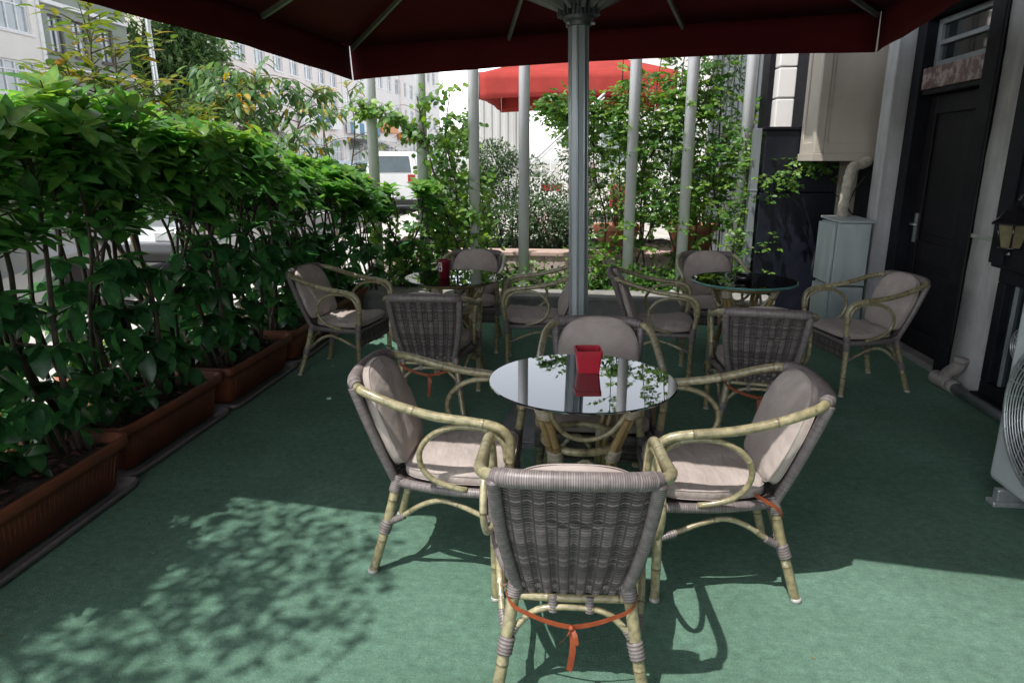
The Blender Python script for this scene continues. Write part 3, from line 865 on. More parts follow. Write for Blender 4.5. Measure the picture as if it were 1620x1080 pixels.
mb.build('cigarette_rest', M['black_gloss'], t)

# ------------------------------------------------------------------ parasols
def make_parasol(name, label, loc, rz, tilt, half, z_eave, z_apex, val, cloth_m, z_hub, pole_r=.052, group=None, offx=0):
    t = thing(name, label, 'parasol', loc, 0, group); t.rotation_euler = (0, tilt, rz)
    K = 18
    per = []
    for s in range(4):
        for k in range(K):
            u = -1+2*k/K; a = s*PI/2
            x, y = u, 1
            per.append((x*math.cos(a)+y*math.sin(a), -x*math.sin(a)+y*math.cos(a), k))
    def rib_sag(k, tt):          # cloth lifts a little at each rib (every third of a side)
        f = (k % (K//3))/(K/3); return -.05*math.sin(PI*f)*tt*(1-tt)*3
    mb = MB(); vs = [(0, 0, z_apex)]; fs = []; S = 8; n = len(per)
    for j in range(1, S+1):
        tt = j/S
        for x, y, k in per:
            vs.append((x*half*tt+offx*tt, y*half*tt, z_apex-(z_apex-z_eave)*(tt*.86+.14*tt*tt)+rib_sag(k, tt)))
    for i in range(n): fs.append((0, 1+(i+1) % n, 1+i))
    for j in range(S-1):
        for i in range(n): a = 1+j*n; fs.append((a+i, a+(i+1) % n, a+n+(i+1) % n, a+n+i))
    mb.add(vs, fs)
    cn = mb.build('canopy', cloth_m, t)
    sd = cn.modifiers.new('s', 'SOLIDIFY'); sd.thickness = .003
    for s in range(4):
        mb = MB(); vs = []; a = s*PI/2
        m = 24
        for i in range(m+1):
            u = -1+2*i/m
            for j in range(5):
                v = j/4
                uu = u*(1-(.0015+.0055*v)*(abs(u) > .95))
                bow = .02*math.sin(u*9+s)*v+.012*v*math.sin(u*23)
                zz = z_eave-val*v+(.05*(1-u*u)*v)-.012*math.sin(u*PI*3)**2*0
                x, y = uu*half, half+bow*.6*v
                vs.append((x*math.cos(a)+y*math.sin(a)+offx, -x*math.sin(a)+y*math.cos(a), zz+.002))
        fs = [(i*5+j, i*5+j+1, (i+1)*5+j+1, (i+1)*5+j) for i in range(m) for j in range(4)]
        mb.add(vs, fs); vl = mb.build('valance', cloth_m, t)
        sd = vl.modifiers.new('s', 'SOLIDIFY'); sd.thickness = .003
    mb = MB(); mb.lathe([(pole_r*1.02, 0), (pole_r*1.02, z_apex-.05)], seg=8, flat=True)
    for k in range(8):
        a = 2*PI*k/8; r = pole_r*1.0; mb.tube([(r*math.cos(a), r*math.sin(a), 0), (r*math.cos(a), r*math.sin(a), z_apex-.06)], .006, 6)
    mb.build('pole', M['alu'], t)
    mb = MB(); mb.lathe([(pole_r*1.05, z_hub-.05), (pole_r*1.35, z_hub-.05), (pole_r*1.35, z_hub-.03), (pole_r*1.6, z_hub-.015), (pole_r*1.6, z_hub+.04), (pole_r*1.9, z_hub+.05), (pole_r*1.9, z_hub+.075), (pole_r*1.05, z_hub+.08)], seg=24)
    for k in range(12):
        a = 2*PI*k/12; mb.box((pole_r*1.4, -.016, z_hub-.0), (pole_r*2.25, -.007, z_hub+.07), .5, MX.Rotation(a, 4, 'Z')); mb.box((pole_r*1.4, .007, z_hub-.0), (pole_r*2.25, .016, z_hub+.07), .5, MX.Rotation(a, 4, 'Z'))
    hub = mb.build('hub', M['alu_dark'], t, .002)
    for k in range(3):
        mb = MB(); a = 2*PI*k/3-2.2; mb.tube([(pole_r*1.2*math.cos(a), pole_r*1.2*math.sin(a), z_hub-.04), (pole_r*1.75*math.cos(a), pole_r*1.75*math.sin(a), z_hub-.04)], .009, 8); mb.build('bolt', M['metal_light'], hub)
    mb = MB(); mb.lathe([(pole_r*1.1, z_apex-.16), (pole_r*1.9, z_apex-.15), (pole_r*1.9, z_apex-.08), (pole_r*1.1, z_apex-.07)], seg=20); mb.build('crown_hub', M['alu_dark'], t)
    mb = MB(); mb.box((-.45, -.45, .0), (.45, .45, .05)); mb.lathe([(pole_r*2, .05), (pole_r*2, .1), (pole_r*1.3, .13), (pole_r*1.3, .3)], seg=20); mb.build('base', M['alu_dark'], t, .008)
    for s in range(4):
        for k in (0, K//3, 2*K//3):
            x, y, _ = per[s*K+k]; e = V((x*half*.985+offx, y*half*.985, z_eave-.012)); a = V((0, 0, z_apex-.1)); d = (e-a).normalized(); a = a+V((x, y, 0)).normalized()*pole_r*1.5
            mb = MB()
            side = d.cross(V((0, 0, 1))).normalized(); upv = side.cross(d)
            vs = [p+side*sx_*.012+upv*sz*.017-upv*.022 for p in (a, e) for sx_, sz in ((-1, -1), (1, -1), (1, 1), (-1, 1))]
            mb.add(vs, [(3, 2, 1, 0), (4, 5, 6, 7), (0, 1, 5, 4), (1, 2, 6, 5), (2, 3, 7, 6), (3, 0, 4, 7)], .5, True)
            rb = mb.build('rib', M['rib'], t)
            mdl = a.lerp(e, .47)-upv*.03; hb = V((0, 0, z_hub+.045))+V((x, y, 0)).normalized()*pole_r*1.9
            d2 = (mdl-hb).normalized(); s2 = d2.cross(V((0, 0, 1))).normalized(); u2 = s2.cross(d2)
            vs = [p+s2*sx_*.011+u2*sz*.021 for p in (hb, mdl) for sx_, sz in ((-1, -1), (1, -1), (1, 1), (-1, 1))]
            mb = MB(); mb.add(vs, [(3, 2, 1, 0), (4, 5, 6, 7), (0, 1, 5, 4), (1, 2, 6, 5), (2, 3, 7, 6), (3, 0, 4, 7)], .5, True)
            mb.build('strut', M['rib'], rb)
    return t
make_parasol('parasol', 'large dark red parasol on a grey metal pole shading the tables', (.03, 4.03, 0), R(-6.5), R(-1.4), 2.24, 2.68, 3.43, .30, M['canopy'], 2.36, offx=-.13)
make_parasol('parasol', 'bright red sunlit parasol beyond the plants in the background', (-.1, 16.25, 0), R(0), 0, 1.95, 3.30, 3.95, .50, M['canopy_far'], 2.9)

# ------------------------------------------------------------------ planters and hedge
def make_planter():
    t = thing('planter', 'x', 'planter')
    hl, hw, h = .484, .205, .285
    def ring(l, w_, z, flute=0, n=56):
        pts = []
        for i in range(n):
            a = 2*PI*i/n; c, s = math.cos(a), math.sin(a); e = .20
            x = math.copysign(abs(c)**e, c)*w_; y = math.copysign(abs(s)**.13, s)*l
            pts.append((x, y, z))
        return pts
    mb = MB(); n = 56
    prof = [(.88, .80, .03), (.94, .92, .19), (.955, .95, .225), (1.02, 1.05, .23), (1.03, 1.075, .245), (1.03, 1.075, .28), (1.02, 1.05, .288), (1.0, .98, .284), (.975, .90, .26), (.96, .88, .20)]
    vs = []; fs = []
    for a, b, z in prof: vs += ring(hl*a, hw*b, z)
    for j in range(len(prof)-1):
        for i in range(n): fs.append((j*n+i, j*n+(i+1) % n, (j+1)*n+(i+1) % n, (j+1)*n+i))
    fs.append(tuple(range(n-1, -1, -1))); mb.add(vs, fs)
    for i in range(30):      # moulded upright ribs
        y = -hl*.82+2*hl*.82*i/29
        for s in (1, -1): mb.tube([(s*(hw*.80-.0015), y*.95, .045), (s*(hw*.925-.0015), y, .205)], .0042, 6)
    mb.build('planter_body', M['terracotta'], t)
    mb = MB(); vs = []; fs = []
    for a, b, z in ((.97, 1.08, .004), (1.04, 1.15, .008), (1.055, 1.18, .028), (1.04, 1.16, .040), (1.02, 1.11, .036), (1.0, 1.08, .016), (.8, .8, .013)): vs += ring(hl*a, hw*b, z)
    for j in range(6):
        for i in range(n): fs.append((j*n+i, j*n+(i+1) % n, (j+1)*n+(i+1) % n, (j+1)*n+i))
    mb.add(vs, fs); mb.build('drip_tray', M['tray'], t)
    mb = MB(); vs = []; fs = []; q = random.Random(3)
    nx, ny = 8, 24
    for j in range(ny):
        for i in range(nx): vs.append((hw*.9*(-1+2*i/(nx-1)), hl*.965*(-1+2*j/(ny-1)), .225+q.uniform(-.012, .02)+.02*math.sin(j*.7)))
    for j in range(ny-1):
        for i in range(nx-1): fs.append((j*nx+i, j*nx+i+1, (j+1)*nx+i+1, (j+1)*nx+i))
    mb.add(vs, fs)
    so_ = mb.build('soil', M['soil'], t)
    mb = MB()
    for i in range(60):
        p = V((q.uniform(-.13, .13), q.uniform(-.43, .43), .25)); leaf(mb, p, V((q.gauss(0, 1), q.gauss(0, 1), .1)), V((0, 0, 1))+rv(q)*.4, .055, .022, .1, .4, q.random(), 3)
    mb.build('dry_leaves', M['leaf_red'], so_)
    return t
PCY = [1.45, 2.475, 3.495, 4.53, 5.56, 6.59]
PN = ['planter just outside the near left corner', 'nearest ribbed terracotta planter trough at the lower left', 'second terracotta trough, level with the left armchair of the near table', 'third terracotta trough in the row along the hedge', 'fourth terracotta trough, beside the armchair against the hedge', 'last terracotta trough, in front of the leftmost white pole']
p0 = make_planter(); shr = []
protos = []
for i in range(5):
    st, lf = make_shrub(100+i, 1.80+.06*(i % 3-1))
    protos.append((st, lf))
pm = []
for i, (cy, l) in enumerate(zip(PCY, PN)):
    p = p0 if i == 0 else copy_tree(p0)
    p.location = (-2.46+.02*math.sin(i*2.3)+(.02 if i == 1 else 0), cy, 0); p.rotation_euler = (0, 0, R([.3, .4, -1.2, -.8, .4, 0][i])); tag(p, l, 'planter', 'terracotta planter troughs along the hedge')
ordn = ['planter outside the near corner', 'nearest terracotta trough', 'second terracotta trough', 'third terracotta trough', 'fourth terracotta trough', 'last terracotta trough']
pos = ['near end', 'middle', 'far end']
first = {}
k = 0
for i, cy in enumerate(PCY):
    for j in range(3):
        if i == 0 and j == 0: continue
        v = (k*2+i) % 5; k += 1
        lab = f'glossy green hedge shrub growing at the {pos[j]} of the {ordn[i]}'
        if v not in first:
            t = thing('hedge_shrub', lab, 'shrub', group='hedge shrubs in the planter troughs')
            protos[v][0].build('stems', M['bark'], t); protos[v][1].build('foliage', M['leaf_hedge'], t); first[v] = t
        else:
            t = copy_tree(first[v]); tag(t, lab, 'shrub')
        t.location = (-2.47+rnd.uniform(-.03, .03), cy-.31+.31*j+rnd.uniform(-.04, .04), .24)
        t.rotation_euler = (0, 0, rnd.uniform(-.45, .45))
        s = rnd.uniform(.95, 1.05)*(1.04 if 1 <= i <= 3 else .95 if i == 4 else .84 if i == 5 else 1.0); t.scale = (1.08, 1.08, s)

for j, (x, y, z, sc) in enumerate(((-2.25, 7.35, .16, .86), (-1.95, 7.62, .14, .78))):
    t = copy_tree(first[j]); tag(t, ['glossy hedge shrub in the bed behind the last trough', 'smaller glossy hedge shrub at the foot of the second white pole'][j], 'shrub'); t.location = (x, y, z); t.rotation_euler = (0, 0, 1+j); t.scale = (.95, .95, sc)
# taller shoots
def tall_plant(name, label, loc, seed, h, n_stems, lean, leafm, L, W, cat='shrub', ros=9, droop=False, t0=.6, group=None, spread=.35, amin=.5):
    q = random.Random(seed); t = thing(name, label, cat, loc, 0, group); st = MB(); lf = MB()
    for i in range(n_stems):
        top = V((lean[0]+q.gauss(0, spread), lean[1]+q.gauss(0, spread), h*q.uniform(.75, 1)))
        path = cr([V((q.gauss(0, .04), q.gauss(0, .04), 0)), top*.4+V((q.gauss(0, .06), q.gauss(0, .06), 0)), top*.75+V((q.gauss(0, .06), q.gauss(0, .06), .05)), top], 8)
        r0 = .016 if n_stems > 1 else .03
        st.tube(path, [r0*(1-.75*k/len(path)) for k in range(len(path))], 7)
        rosette(lf, q, top, V((0, 0, 1))+rv(q)*.3, 8, L, W, t0+.2)
        for k in range(ros):
            a = q.uniform(amin, 1); p = path[int(a*(len(path)-1))]
            d = V((q.gauss(0, 1), q.gauss(0, 1), q.uniform(.0, .7))).normalized()*q.uniform(.18, .5)
            e = p+d; st.tube(cr([p, p.lerp(e, .5)+V((0, 0, .03)), e], 4), [.006-.0005*k2 for k2 in range(9)], 5, cap=False)
            for m in range(7):
                u = .3+.7*m/6; b = p.lerp(e, u); sd = V((-d.y, d.x, 0)).normalized()*(1 if m % 2 else -1)
                dd = d.normalized()*.6+sd*.8+V((0, 0, -.7 if droop else .15))+rv(q)*.3
                leaf(lf, b, dd, V((0, 0, 1))+rv(q)*.4, L*q.uniform(.7, 1.15), W*q.uniform(.8, 1.1), q.uniform(.15, .45), .25, min(1, max(0, t0+q.gauss(0, .2))))
    st.build('stems', M['stem'] if leafm != M['leaf_hedge'] else M['bark'], t); lf.build('foliage', leafm, t)
    return t
tall_plant('young_tree', 'tall slender young shrub with yellow-green leaves rising above the hedge at upper left', (-3.15, 4.72, 0), 11, 2.75, 3, (.0, .05), M['leaf_young'], .13, .05, 'shrub', 22, False, .55, spread=.24)
tall_plant('young_tree', 'lower young shrub with yellow-tinged shoots beside the street lamp mast', (-3.35, 5.75, 0), 12, 2.5, 3, (.1, .1), M['leaf_young'], .12, .05, 'shrub', 24, False, .5, spread=.36)
tall_plant('young_tree', 'small leaning tree with drooping dark leaves in front of the shop fronts', (-2.75, 7.4, 0), 13, 2.75, 1, (-1.15, -.3), M['leaf_sapling'], .15, .06, 'tree', 40, True, .5, spread=.05, amin=.72)
tall_plant('young_tree', 'small drooping tree behind the hedge under the left edge of the parasol', (-3.5, 6.7, 0), 14, 2.6, 4, (.1, .2), M['leaf_sapling'], .14, .052, 'tree', 34, True, .62, spread=.5)
tall_plant('young_tree', 'small drooping tree next to the leftmost white pole', (-3.3, 9.0, 0), 15, 2.7, 3, (.0, 0), M['leaf_sapling'], .11, .048, 'tree', 9, True, .66, spread=.4)
# round pots behind the hedge
def round_pot(label, loc, r, h, m, seed, leafm=None, group=None, spiky=False, n=160):
    t = thing('plant_pot', label, 'plant pot', loc, 0, group); mb = MB()
    mb.lathe([(r*.68, 0), (r*.9, h*.8), (r*1.0, h*.8), (r*1.02, h*.84), (r*1.02, h*.97), (r*.98, h), (r*.88, h), (r*.86, h*.9), (0, h*.9)], seg=36); mb.build('pot_body', m, t)
    q = random.Random(seed); lf = MB(); st = MB()
    if spiky:
        for k in range(5):
            b = V((q.uniform(-r*.5, r*.5), q.uniform(-r*.5, r*.5), h*.9)); tp = b+V((q.gauss(0, .12), q.gauss(0, .12), q.uniform(.25, .7))); st.tube([b, tp], [.012, .006], 6)
            for i in range(26):
                d = rv(q); d.z = abs(d.z)*.8+.1; leaf(lf, b.lerp(tp, q.uniform(.4, 1)), d, V((0, 0, 1)), .17*q.uniform(.7, 1.2), .02, .35, .3, q.uniform(.2, .9), 3)
    else:
        for k in range(7):
            b = V((q.uniform(-r*.4, r*.4), q.uniform(-r*.4, r*.4), h*.9)); tp = b+V((q.gauss(0, .12), q.gauss(0, .12), q.uniform(.15, .45))); st.tube([b, tp], [.008, .004], 6)
            for i in range(n//7):
                p = b.lerp(tp, q.uniform(.3, 1)); d = rv(q); leaf(lf, p+d*.05, d, V((0, 0, 1)), .08, .045, .3, .2, q.uniform(.2, .9), 3)
    st.build('stems', M['stem'], t); lf.build('foliage', leafm or M['leaf_vine'], t)
    return t
for i, (x, y) in enumerate(((-3.12, 3.15), (-3.15, 3.9), (-3.1, 4.75), (-3.2, 5.7))):
    round_pot(['round clay pot behind the stems of the nearest trough', 'round clay pot behind the second trough', 'round clay pot behind the third trough', 'round clay pot behind the fourth trough'][i], (x, y, 0), .17, .30, M['terracotta_light'], 40+i, group='round clay pots behind the hedge', n=260)
round_pot('wide terracotta tub with spiky grey-green plant, right of the parasol pole', (.52, 9.28, .42), .32, .36, M['terracotta_light'], 50, M['leaf_shrub'], 'terracotta tubs on the low wall', True)
round_pot('wide terracotta tub with light green plant behind the right-hand white poles', (1.50, 9.28, .42), .34, .38, M['terracotta_light'], 51, M['leaf_vine'], 'terracotta tubs on the low wall', n=420)

# ------------------------------------------------------------------ climbers
def climber(name, label, loc, stems, seed, n_spray, leafm, L, W, pinnate=True, cat='climber', r=.012, zmin=.2, low=0):
    q = random.Random(seed); t = thing(name, label, cat, loc); st = MB(); lf = MB(); paths = []
    for s in stems:
        p = cr(s, 10); paths.append(p); st.tube(p, [r*(1-.6*k/len(p)) for k in range(len(p))], 6)
    for i in range(n_spray):
        p = q.choice(paths); b = p[int(q.uniform(0, 1)**.8*(len(p)-1))]
        if b.z < zmin and q.random() > .22: continue
        d = V((q.gauss(0, 1), q.gauss(-.25, .7), q.uniform(-.3, .55))).normalized()
        LL = q.uniform(.12, .34); mid = b+d*LL*.5+V((0, 0, .04)); e = b+d*LL+V((0, 0, -.05*q.random()))
        ax = cr([b, mid, e], 4); st.tube(ax, [.003-.0002*k for k in range(len(ax))], 4, cap=False)
        t0 = q.uniform(.15, .85)
        if pinnate:
            n = q.randint(4, 7)
            for k in range(n):
                u = .25+.75*k/(n-1) if n > 1 else 1; c = ax[int(u*(len(ax)-1))]
                sd = d.cross(V((0, 0, 1))).normalized()
                for sg in (1, -1):
                    leaf(lf, c, sd*sg+d*.5+rv(q)*.45+V((0, 0, -.2)), V((0, -.45, .75))+rv(q)*.9, L*q.uniform(.7, 1.2), W*q.uniform(.8, 1.2), .15, .15, min(1, max(0, t0+q.gauss(0, .1))), 3)
            leaf(lf, e, d, V((0, 0, 1)), L, W, .15, .15, t0, 3)
        else:
            for k in range(q.randint(3, 7)):
                c = ax[q.randint(1, len(ax)-1)]; leaf(lf, c, rv(q)+d*.4+V((0, 0, -.3)), V((0, -.6, .8))+rv(q)*.6, L*q.uniform(.7, 1.2), W*q.uniform(.8, 1.2), .2, .1, min(1, max(0, t0+q.gauss(0, .12))), 4)
    q2 = q
    for i in range(low):
        x = q.uniform(-1, 1)
        b = V((x, q.uniform(-.2, .3), .0)); d = V((q.gauss(0, 1), q.gauss(-.3, .8), q.uniform(.1, .8))).normalized()
        e = b+d*q.uniform(.15, .4); st.tube([b, e], [.004, .002], 4, cap=False)
        for k in range(7):
            leaf(lf, b.lerp(e, q.uniform(.3, 1)), rv(q)+d*.4, V((0, 0, 1))+rv(q)*.5, L*q.uniform(.7, 1.2), W, .2, .15, q.uniform(.0, .6), 3)
    st.build('stems', M['bark'], t); lf.build('foliage', leafm, t)
    return t
Yv = 0
climber('climbing_plant', 'bright green climbing vine covering the poles right of the parasol pole', (1.0, 8.02, .14),
        [[(-.42, .05, 0), (-.45, .0, .5), (-.38, .05, 1.1), (-.5, .1, 1.8), (-.45, .1, 2.5)], [(.3, -.05, 0), (.12, -.08, .45), (-.1, -.06, 1.0), (-.38, 0, 1.55), (-.6, .05, 2.2)], [(-.4, .1, 0), (-.2, .1, .6), (.1, .12, 1.2), (.3, .1, 1.9), (.45, .1, 2.45)],
         [(.25, .1, 0), (.2, .05, .6), (.3, .1, 1.2), (.15, .1, 1.8), (.1, .1, 2.4)], [(.6, .1, 0), (.62, .05, .7), (.5, .05, 1.3), (.6, .0, 1.75)], [(-.3, .0, 0), (-.7, -.1, .3), (-.9, -.05, .5)], [(-.5, .1, 1.6), (-.75, .1, 1.9), (-1.0, .1, 2.05), (-1.35, .05, 2.12)], [(-.2, .15, 1.5), (0, .15, 1.9), (.2, .15, 2.2)]], 71, 640, M['leaf_vine'], .066, .039, True, low=90, zmin=.7)
climber('climbing_plant', 'climbing vine with small leaves reaching towards the dark navy wall', (1.78, 7.62, .14),
        [[(-.1, 0, 0), (-.08, .0, .6), (.0, .02, 1.15), (-.05, .05, 1.75)], [(.0, 0, .9), (.2, -.15, 1.15), (.42, -.25, 1.36), (.62, -.3, 1.42)], [(0, 0, .2), (.1, -.05, .5), (.22, -.1, .8)]], 72, 210, M['leaf_vine'], .055, .031, True, low=14)
climber('climbing_plant', 'round-leaved climber with dark stems twining up the second white pole', (-1.8, 7.78, .14),
        [[(.55, .1, 0), (.38, 0, .6), (.2, -.05, 1.2), (.08, -.05, 1.7), (.0, -.05, 2.15)], [(.1, 0, 0), (.25, .05, .5), (.4, .05, 1.1), (.3, 0, 1.7), (.36, 0, 2.2)], [(.08, -.05, 1.6), (-.2, 0, 1.85), (-.45, 0, 1.92), (-.65, 0, 2.02)], [(.6, .1, 0), (.62, .1, .5), (.5, .1, 1.0)], [(.3, .05, 0), (.15, .05, .4), (.12, .0, .9)]], 73, 330, M['leaf_vine'], .075, .058, False, r=.014, low=40)
climber('climbing_plant', 'bushy thin-stemmed climber between the leftmost two white poles', (-2.2, 7.65, .14),
        [[(.0, 0, 0), (.05, 0, .4), (.15, .0, .8), (.1, 0, 1.1)], [(-.1, 0, 0), (-.15, .05, .5), (-.12, .0, 1.0)], [(.1, -.1, 0), (.3, -.1, .3), (.4, -.1, .55)]], 74, 120, M['leaf_vine'], .065, .05, False, low=50)
climber('climbing_plant', 'tall mass of bright leaves filling the space behind the right-hand white poles', (1.0, 8.45, .14),
        [[(x, .1*math.sin(x*9), 0), (x+.1*math.sin(x*7), .1, .7), (x-.08, .0, 1.4), (x+.12*math.cos(x*5), .08, h)] for x, h in ((-.75, 2.3), (-.45, 3.3), (-.15, 2.9), (.15, 3.4), (.4, 2.9), (.7, 2.8), (.95, 2.2))]+[[(-.7, 0, 1.5), (-1.1, .1, 1.9), (-1.4, .1, 2.1)]], 75, 600, M['leaf_vine'], .072, .042, True, low=20, zmin=1.15)
climber('climbing_plant', 'light green climber filling the gap between second and third white poles', (-1.35, 8.3, .14),
        [[(x, 0, 0), (x+.08, .1, .6), (x-.05, .0, 1.2), (x+.05, .08, h)] for x, h in ((-.35, 1.5), (-.1, 1.9), (.15, 1.2))], 76, 240, M['leaf_vine'], .07, .05, False, low=40)
# ground cover in the bed
mb = MB(); q = random.Random(91)
for i in range(2600):
    x = q.uniform(-2.4, 1.9); y = q.uniform(7.42, 8.4)
    leaf(mb, V((x, y, .14+q.uniform(0, .2)*(1 if q.random() < .6 else 1.6))), rv(q)+V((0, -.3, .3)), V((0, 0, 1))+rv(q)*.5, .06, .036, .2, .15, q.uniform(0, .75), 3)
tag(mb.build('ground_cover', M['leaf_vine']), 'low leafy ground cover in the bed at the foot of the white poles', 'ground cover', kind='stuff')

# shrubs behind the low wall
def bush(label, loc, blobs, seed, leafm, L, W, n, group=None):
    q = random.Random(seed); t = thing('bush', label, 'bush', loc, 0, group); lf = MB(); st = MB()
    for c, rad in blobs:
        c = V(c)
        for k in range(4):
            e = c+rv(q)*rad[0]*.6; st.tube(cr([V((c.x*.6+q.gauss(0, .05), c.y*.6, 0)), V((c.x*.8, c.y*.8, c.z*.5)), e], 4), [.012-.001*j for j in range(9)], 5)
            tip = e+V((q.gauss(0, .1), q.gauss(0, .1), rad[2]*.6))
            st.tube([e, tip], [.004, .002], 4)
            for j in range(14): leaf(lf, e.lerp(tip, q.uniform(.2, 1)), rv(q)+V((0, 0, .4)), V((0, 0, 1)), L, W, .2, .2, q.uniform(.4, 1), 1)
        blob_leaves(lf, q, c, rad, n, L, W, 1, .05, 1, .35)
    st.build('stems', M['bark'], t); lf.build('foliage', leafm, t)
bush('tall feathery grey-green bush behind the bare white poles', (-1.15, 10.2, .36), [((-.35, 0, .75), (.5, .45, .55)), ((.2, .1, .95), (.55, .45, .45)), ((-.1, 0, 1.25), (.35, .3, .3)), ((.55, 0, .6), (.45, .4, .5))], 81, M['leaf_shrub'], .065, .030, 1150)
bush('low rounded dark green bush on the bed behind the low wall', (-.55, 9.75, .36), [((-.45, 0, .36), (.42, .3, .36)), ((.05, 0, .42), (.45, .3, .4)), ((.45, .05, .3), (.3, .3, .3))], 82, M['leaf_shrub'], .06, .042, 1100)
bush('loose light green bush left of the second white pole behind the low wall', (-1.95, 9.9, .3), [((0, 0, .5), (.35, .3, .5)), ((.45, .1, .8), (.3, .3, .45))], 83, M['leaf_vine'], .065, .04, 620)
bush('dusky bush with reddish leaves behind the vine on the right', (1.75, 10.3, .3), [((0, 0, 1.7), (.5, .4, .5)), ((.1, 0, 2.5), (.55, .4, .5)), ((-.4, 0, 1.0), (.45, .4, .5))], 84, M['leaf_shrub'], .10, .035, 480)
bush('thin grey-green bush behind the left terracotta tub', (.75, 10.6, .2), [((0, 0, .9), (.4, .4, .5)), ((.3, 0, 1.6), (.4, .4, .5))], 85, M['leaf_shrub'], .09, .03, 260)

bush('broad light green bush in the gap behind the terracotta tubs', (1.0, 10.9, .2), [((-.5, 0, .9), (.5, .4, .7)), ((.2, 0, 1.2), (.55, .4, .8)), ((.9, 0, 1.0), (.5, .4, .8)), ((0, .1, 2.0), (.6, .4, .6))], 86, M['leaf_vine'], .085, .045, 620)
bush('grey-green bush with long leaves right behind the parasol pole', (-.05, 10.6, .3), [((0, 0, .7), (.45, .4, .55)), ((.1, 0, 1.4), (.4, .35, .5))], 87, M['leaf_shrub'], .10, .035, 480)
# ------------------------------------------------------------------ café building on the right
bd = thing('cafe_building', 'dark painted café building with door, bay window and peeling plaster along the right side', 'building')
mb = MB(); mb.box((2.76, -6, -.1), (3.1, 5.10, 9)); mb.box((2.98, 5.10, -.1), (3.1, 6.4, 9)); mb.box((2.80, 6.4, -.1), (3.1, 7.36, 9)); mb.box((2.98, 7.361, -.1), (9, 16, 9)); mb.box((3.1, -6, -.1), (9, 7.36, 11.98)); mb.box((2.72, 5.10, 2.72), (2.978, 6.4, 9))
mb.build('black_wall', M['black_paint'], bd)
mb = MB(); mb.box((1.62, -6, 3.62), (2.755, 6.8, 9)); mb.build('shade_overhang', M['pilaster'], bd, .02)  # unseen overhanging storey, added to keep sun and sky off the wall below
def ragged(mb, x, e0, e1, z0, z1, seed, n=60, th=.012):
    q = random.Random(seed); a = b = 0; vs = []; fs = []
    for i in range(n+1):
        z = z0+(z1-z0)*i/n; a = a*.8+q.gauss(0, .006); b = b*.8+q.gauss(0, .003)
        y0, y1 = e0(z)+a, e1(z)+b
        vs += [(x, y0, z), (x-th, y0+.004, z), (x-th, y1-.004, z), (x, y1, z)]
        if i:
            k = 4*i
            for j in range(3): fs.append((k-4+j, k+j, k+j+1, k-3+j))
    mb.add(vs, fs)
mb = MB(); ragged(mb, 2.762, lambda z: 4.64+.05*z, lambda z: 5.075, .0, 4.2, 3); mb.build('plaster_strip', M['plaster'], bd)
# door
mb = MB(); mb.box((2.735, 5.102, 0), (2.97, 5.27, 2.72)); mb.box((2.77, 6.25, 0), (2.97, 6.40, 2.72)); mb.box((2.80, 5.272, 2.12), (2.97, 6.248, 2.16))
mb.box((2.775, 5.23, 0), (2.80, 5.285, 2.7)); mb.build('door_frame', M['black_paint'], bd, .008)
mb = MB(); X = 2.90
mb.box((X, 5.275, .05), (X+.05, 6.245, 2.115))
for y0, y1, z0, z1 in ((5.275, 5.40, .05, 2.115), (6.12, 6.245, .05, 2.115), (5.402, 6.118, .05, .22), (5.402, 6.118, .78, .95), (5.402, 6.118, 1.97, 2.115)): mb.box((X-.022, y0, z0), (X-.001, y1, z1))
for y0, y1, z0, z1 in ((5.46, 6.06, .28, .72), (5.46, 6.06, 1.01, 1.91)): mb.box((X-.012, y0, z0), (X-.001, y1, z1))
dr = mb.build('door', M['door_paint'], bd, .006)
mb = MB(); mb.box((X-.03, 6.15, .93), (X-.022, 6.19, 1.17)); mb.tube([(X-.03, 6.17, 1.08), (X-.065, 6.17, 1.08)], .009, 10); mb.tube([(X-.065, 6.175, 1.08), (X-.068, 6.06, 1.08)], .0095, 10); mb.build('door_handle', M['metal_light'], dr)
for z in (.35, 1.05, 1.85):
    mb = MB(); mb.tube([(X-.028, 5.272, z), (X-.028, 5.272, z+.10)], .009, 8); mb.build('hinge', M['alu_dark'], dr)
mb = MB(); mb.tube(cr([(2.745, 5.09, 3.5), (2.742, 5.085, 2.4), (2.745, 5.09, 1.4), (2.742, 5.084, .3)], 8), .006, 6); mb.build('wall_cable', M['rubber'], bd)
mb = MB(); mb.box((2.78, 5.1, -.01), (2.97, 6.4, .05)); mb.build('door_sill', M['stone'], bd, .005)
mb = MB(); mb.box((2.79, 5.275, 2.163), (2.96, 6.246, 2.33)); mb.build('marble_lintel', M['marble'], bd, .006)
mb = MB(); 
for y0, y1, z0, z1 in ((5.275, 5.33, 2.333, 2.7), (6.19, 6.246, 2.333, 2.7), (5.332, 6.188, 2.333, 2.38), (5.332, 6.188, 2.50, 2.535), (5.332, 6.188, 2.655, 2.7)): mb.box((2.86, y0, z0), (2.91, y1, z1))
tw = mb.build('transom_window', M['grey_metal'], bd, .004)
mb = MB(); mb.box((2.89, 5.332, 2.383), (2.895, 6.188, 2.652)); mb.build('pane', M['win_dark'], tw)
# pilaster
mb = MB(); mb.box((2.64, 6.42, .32), (2.90, 6.62, 5)); mb.box((2.63, 6.41, -.02), (2.905, 6.63, .318)); mb.build('pilaster', M['pilaster'], bd, .012)
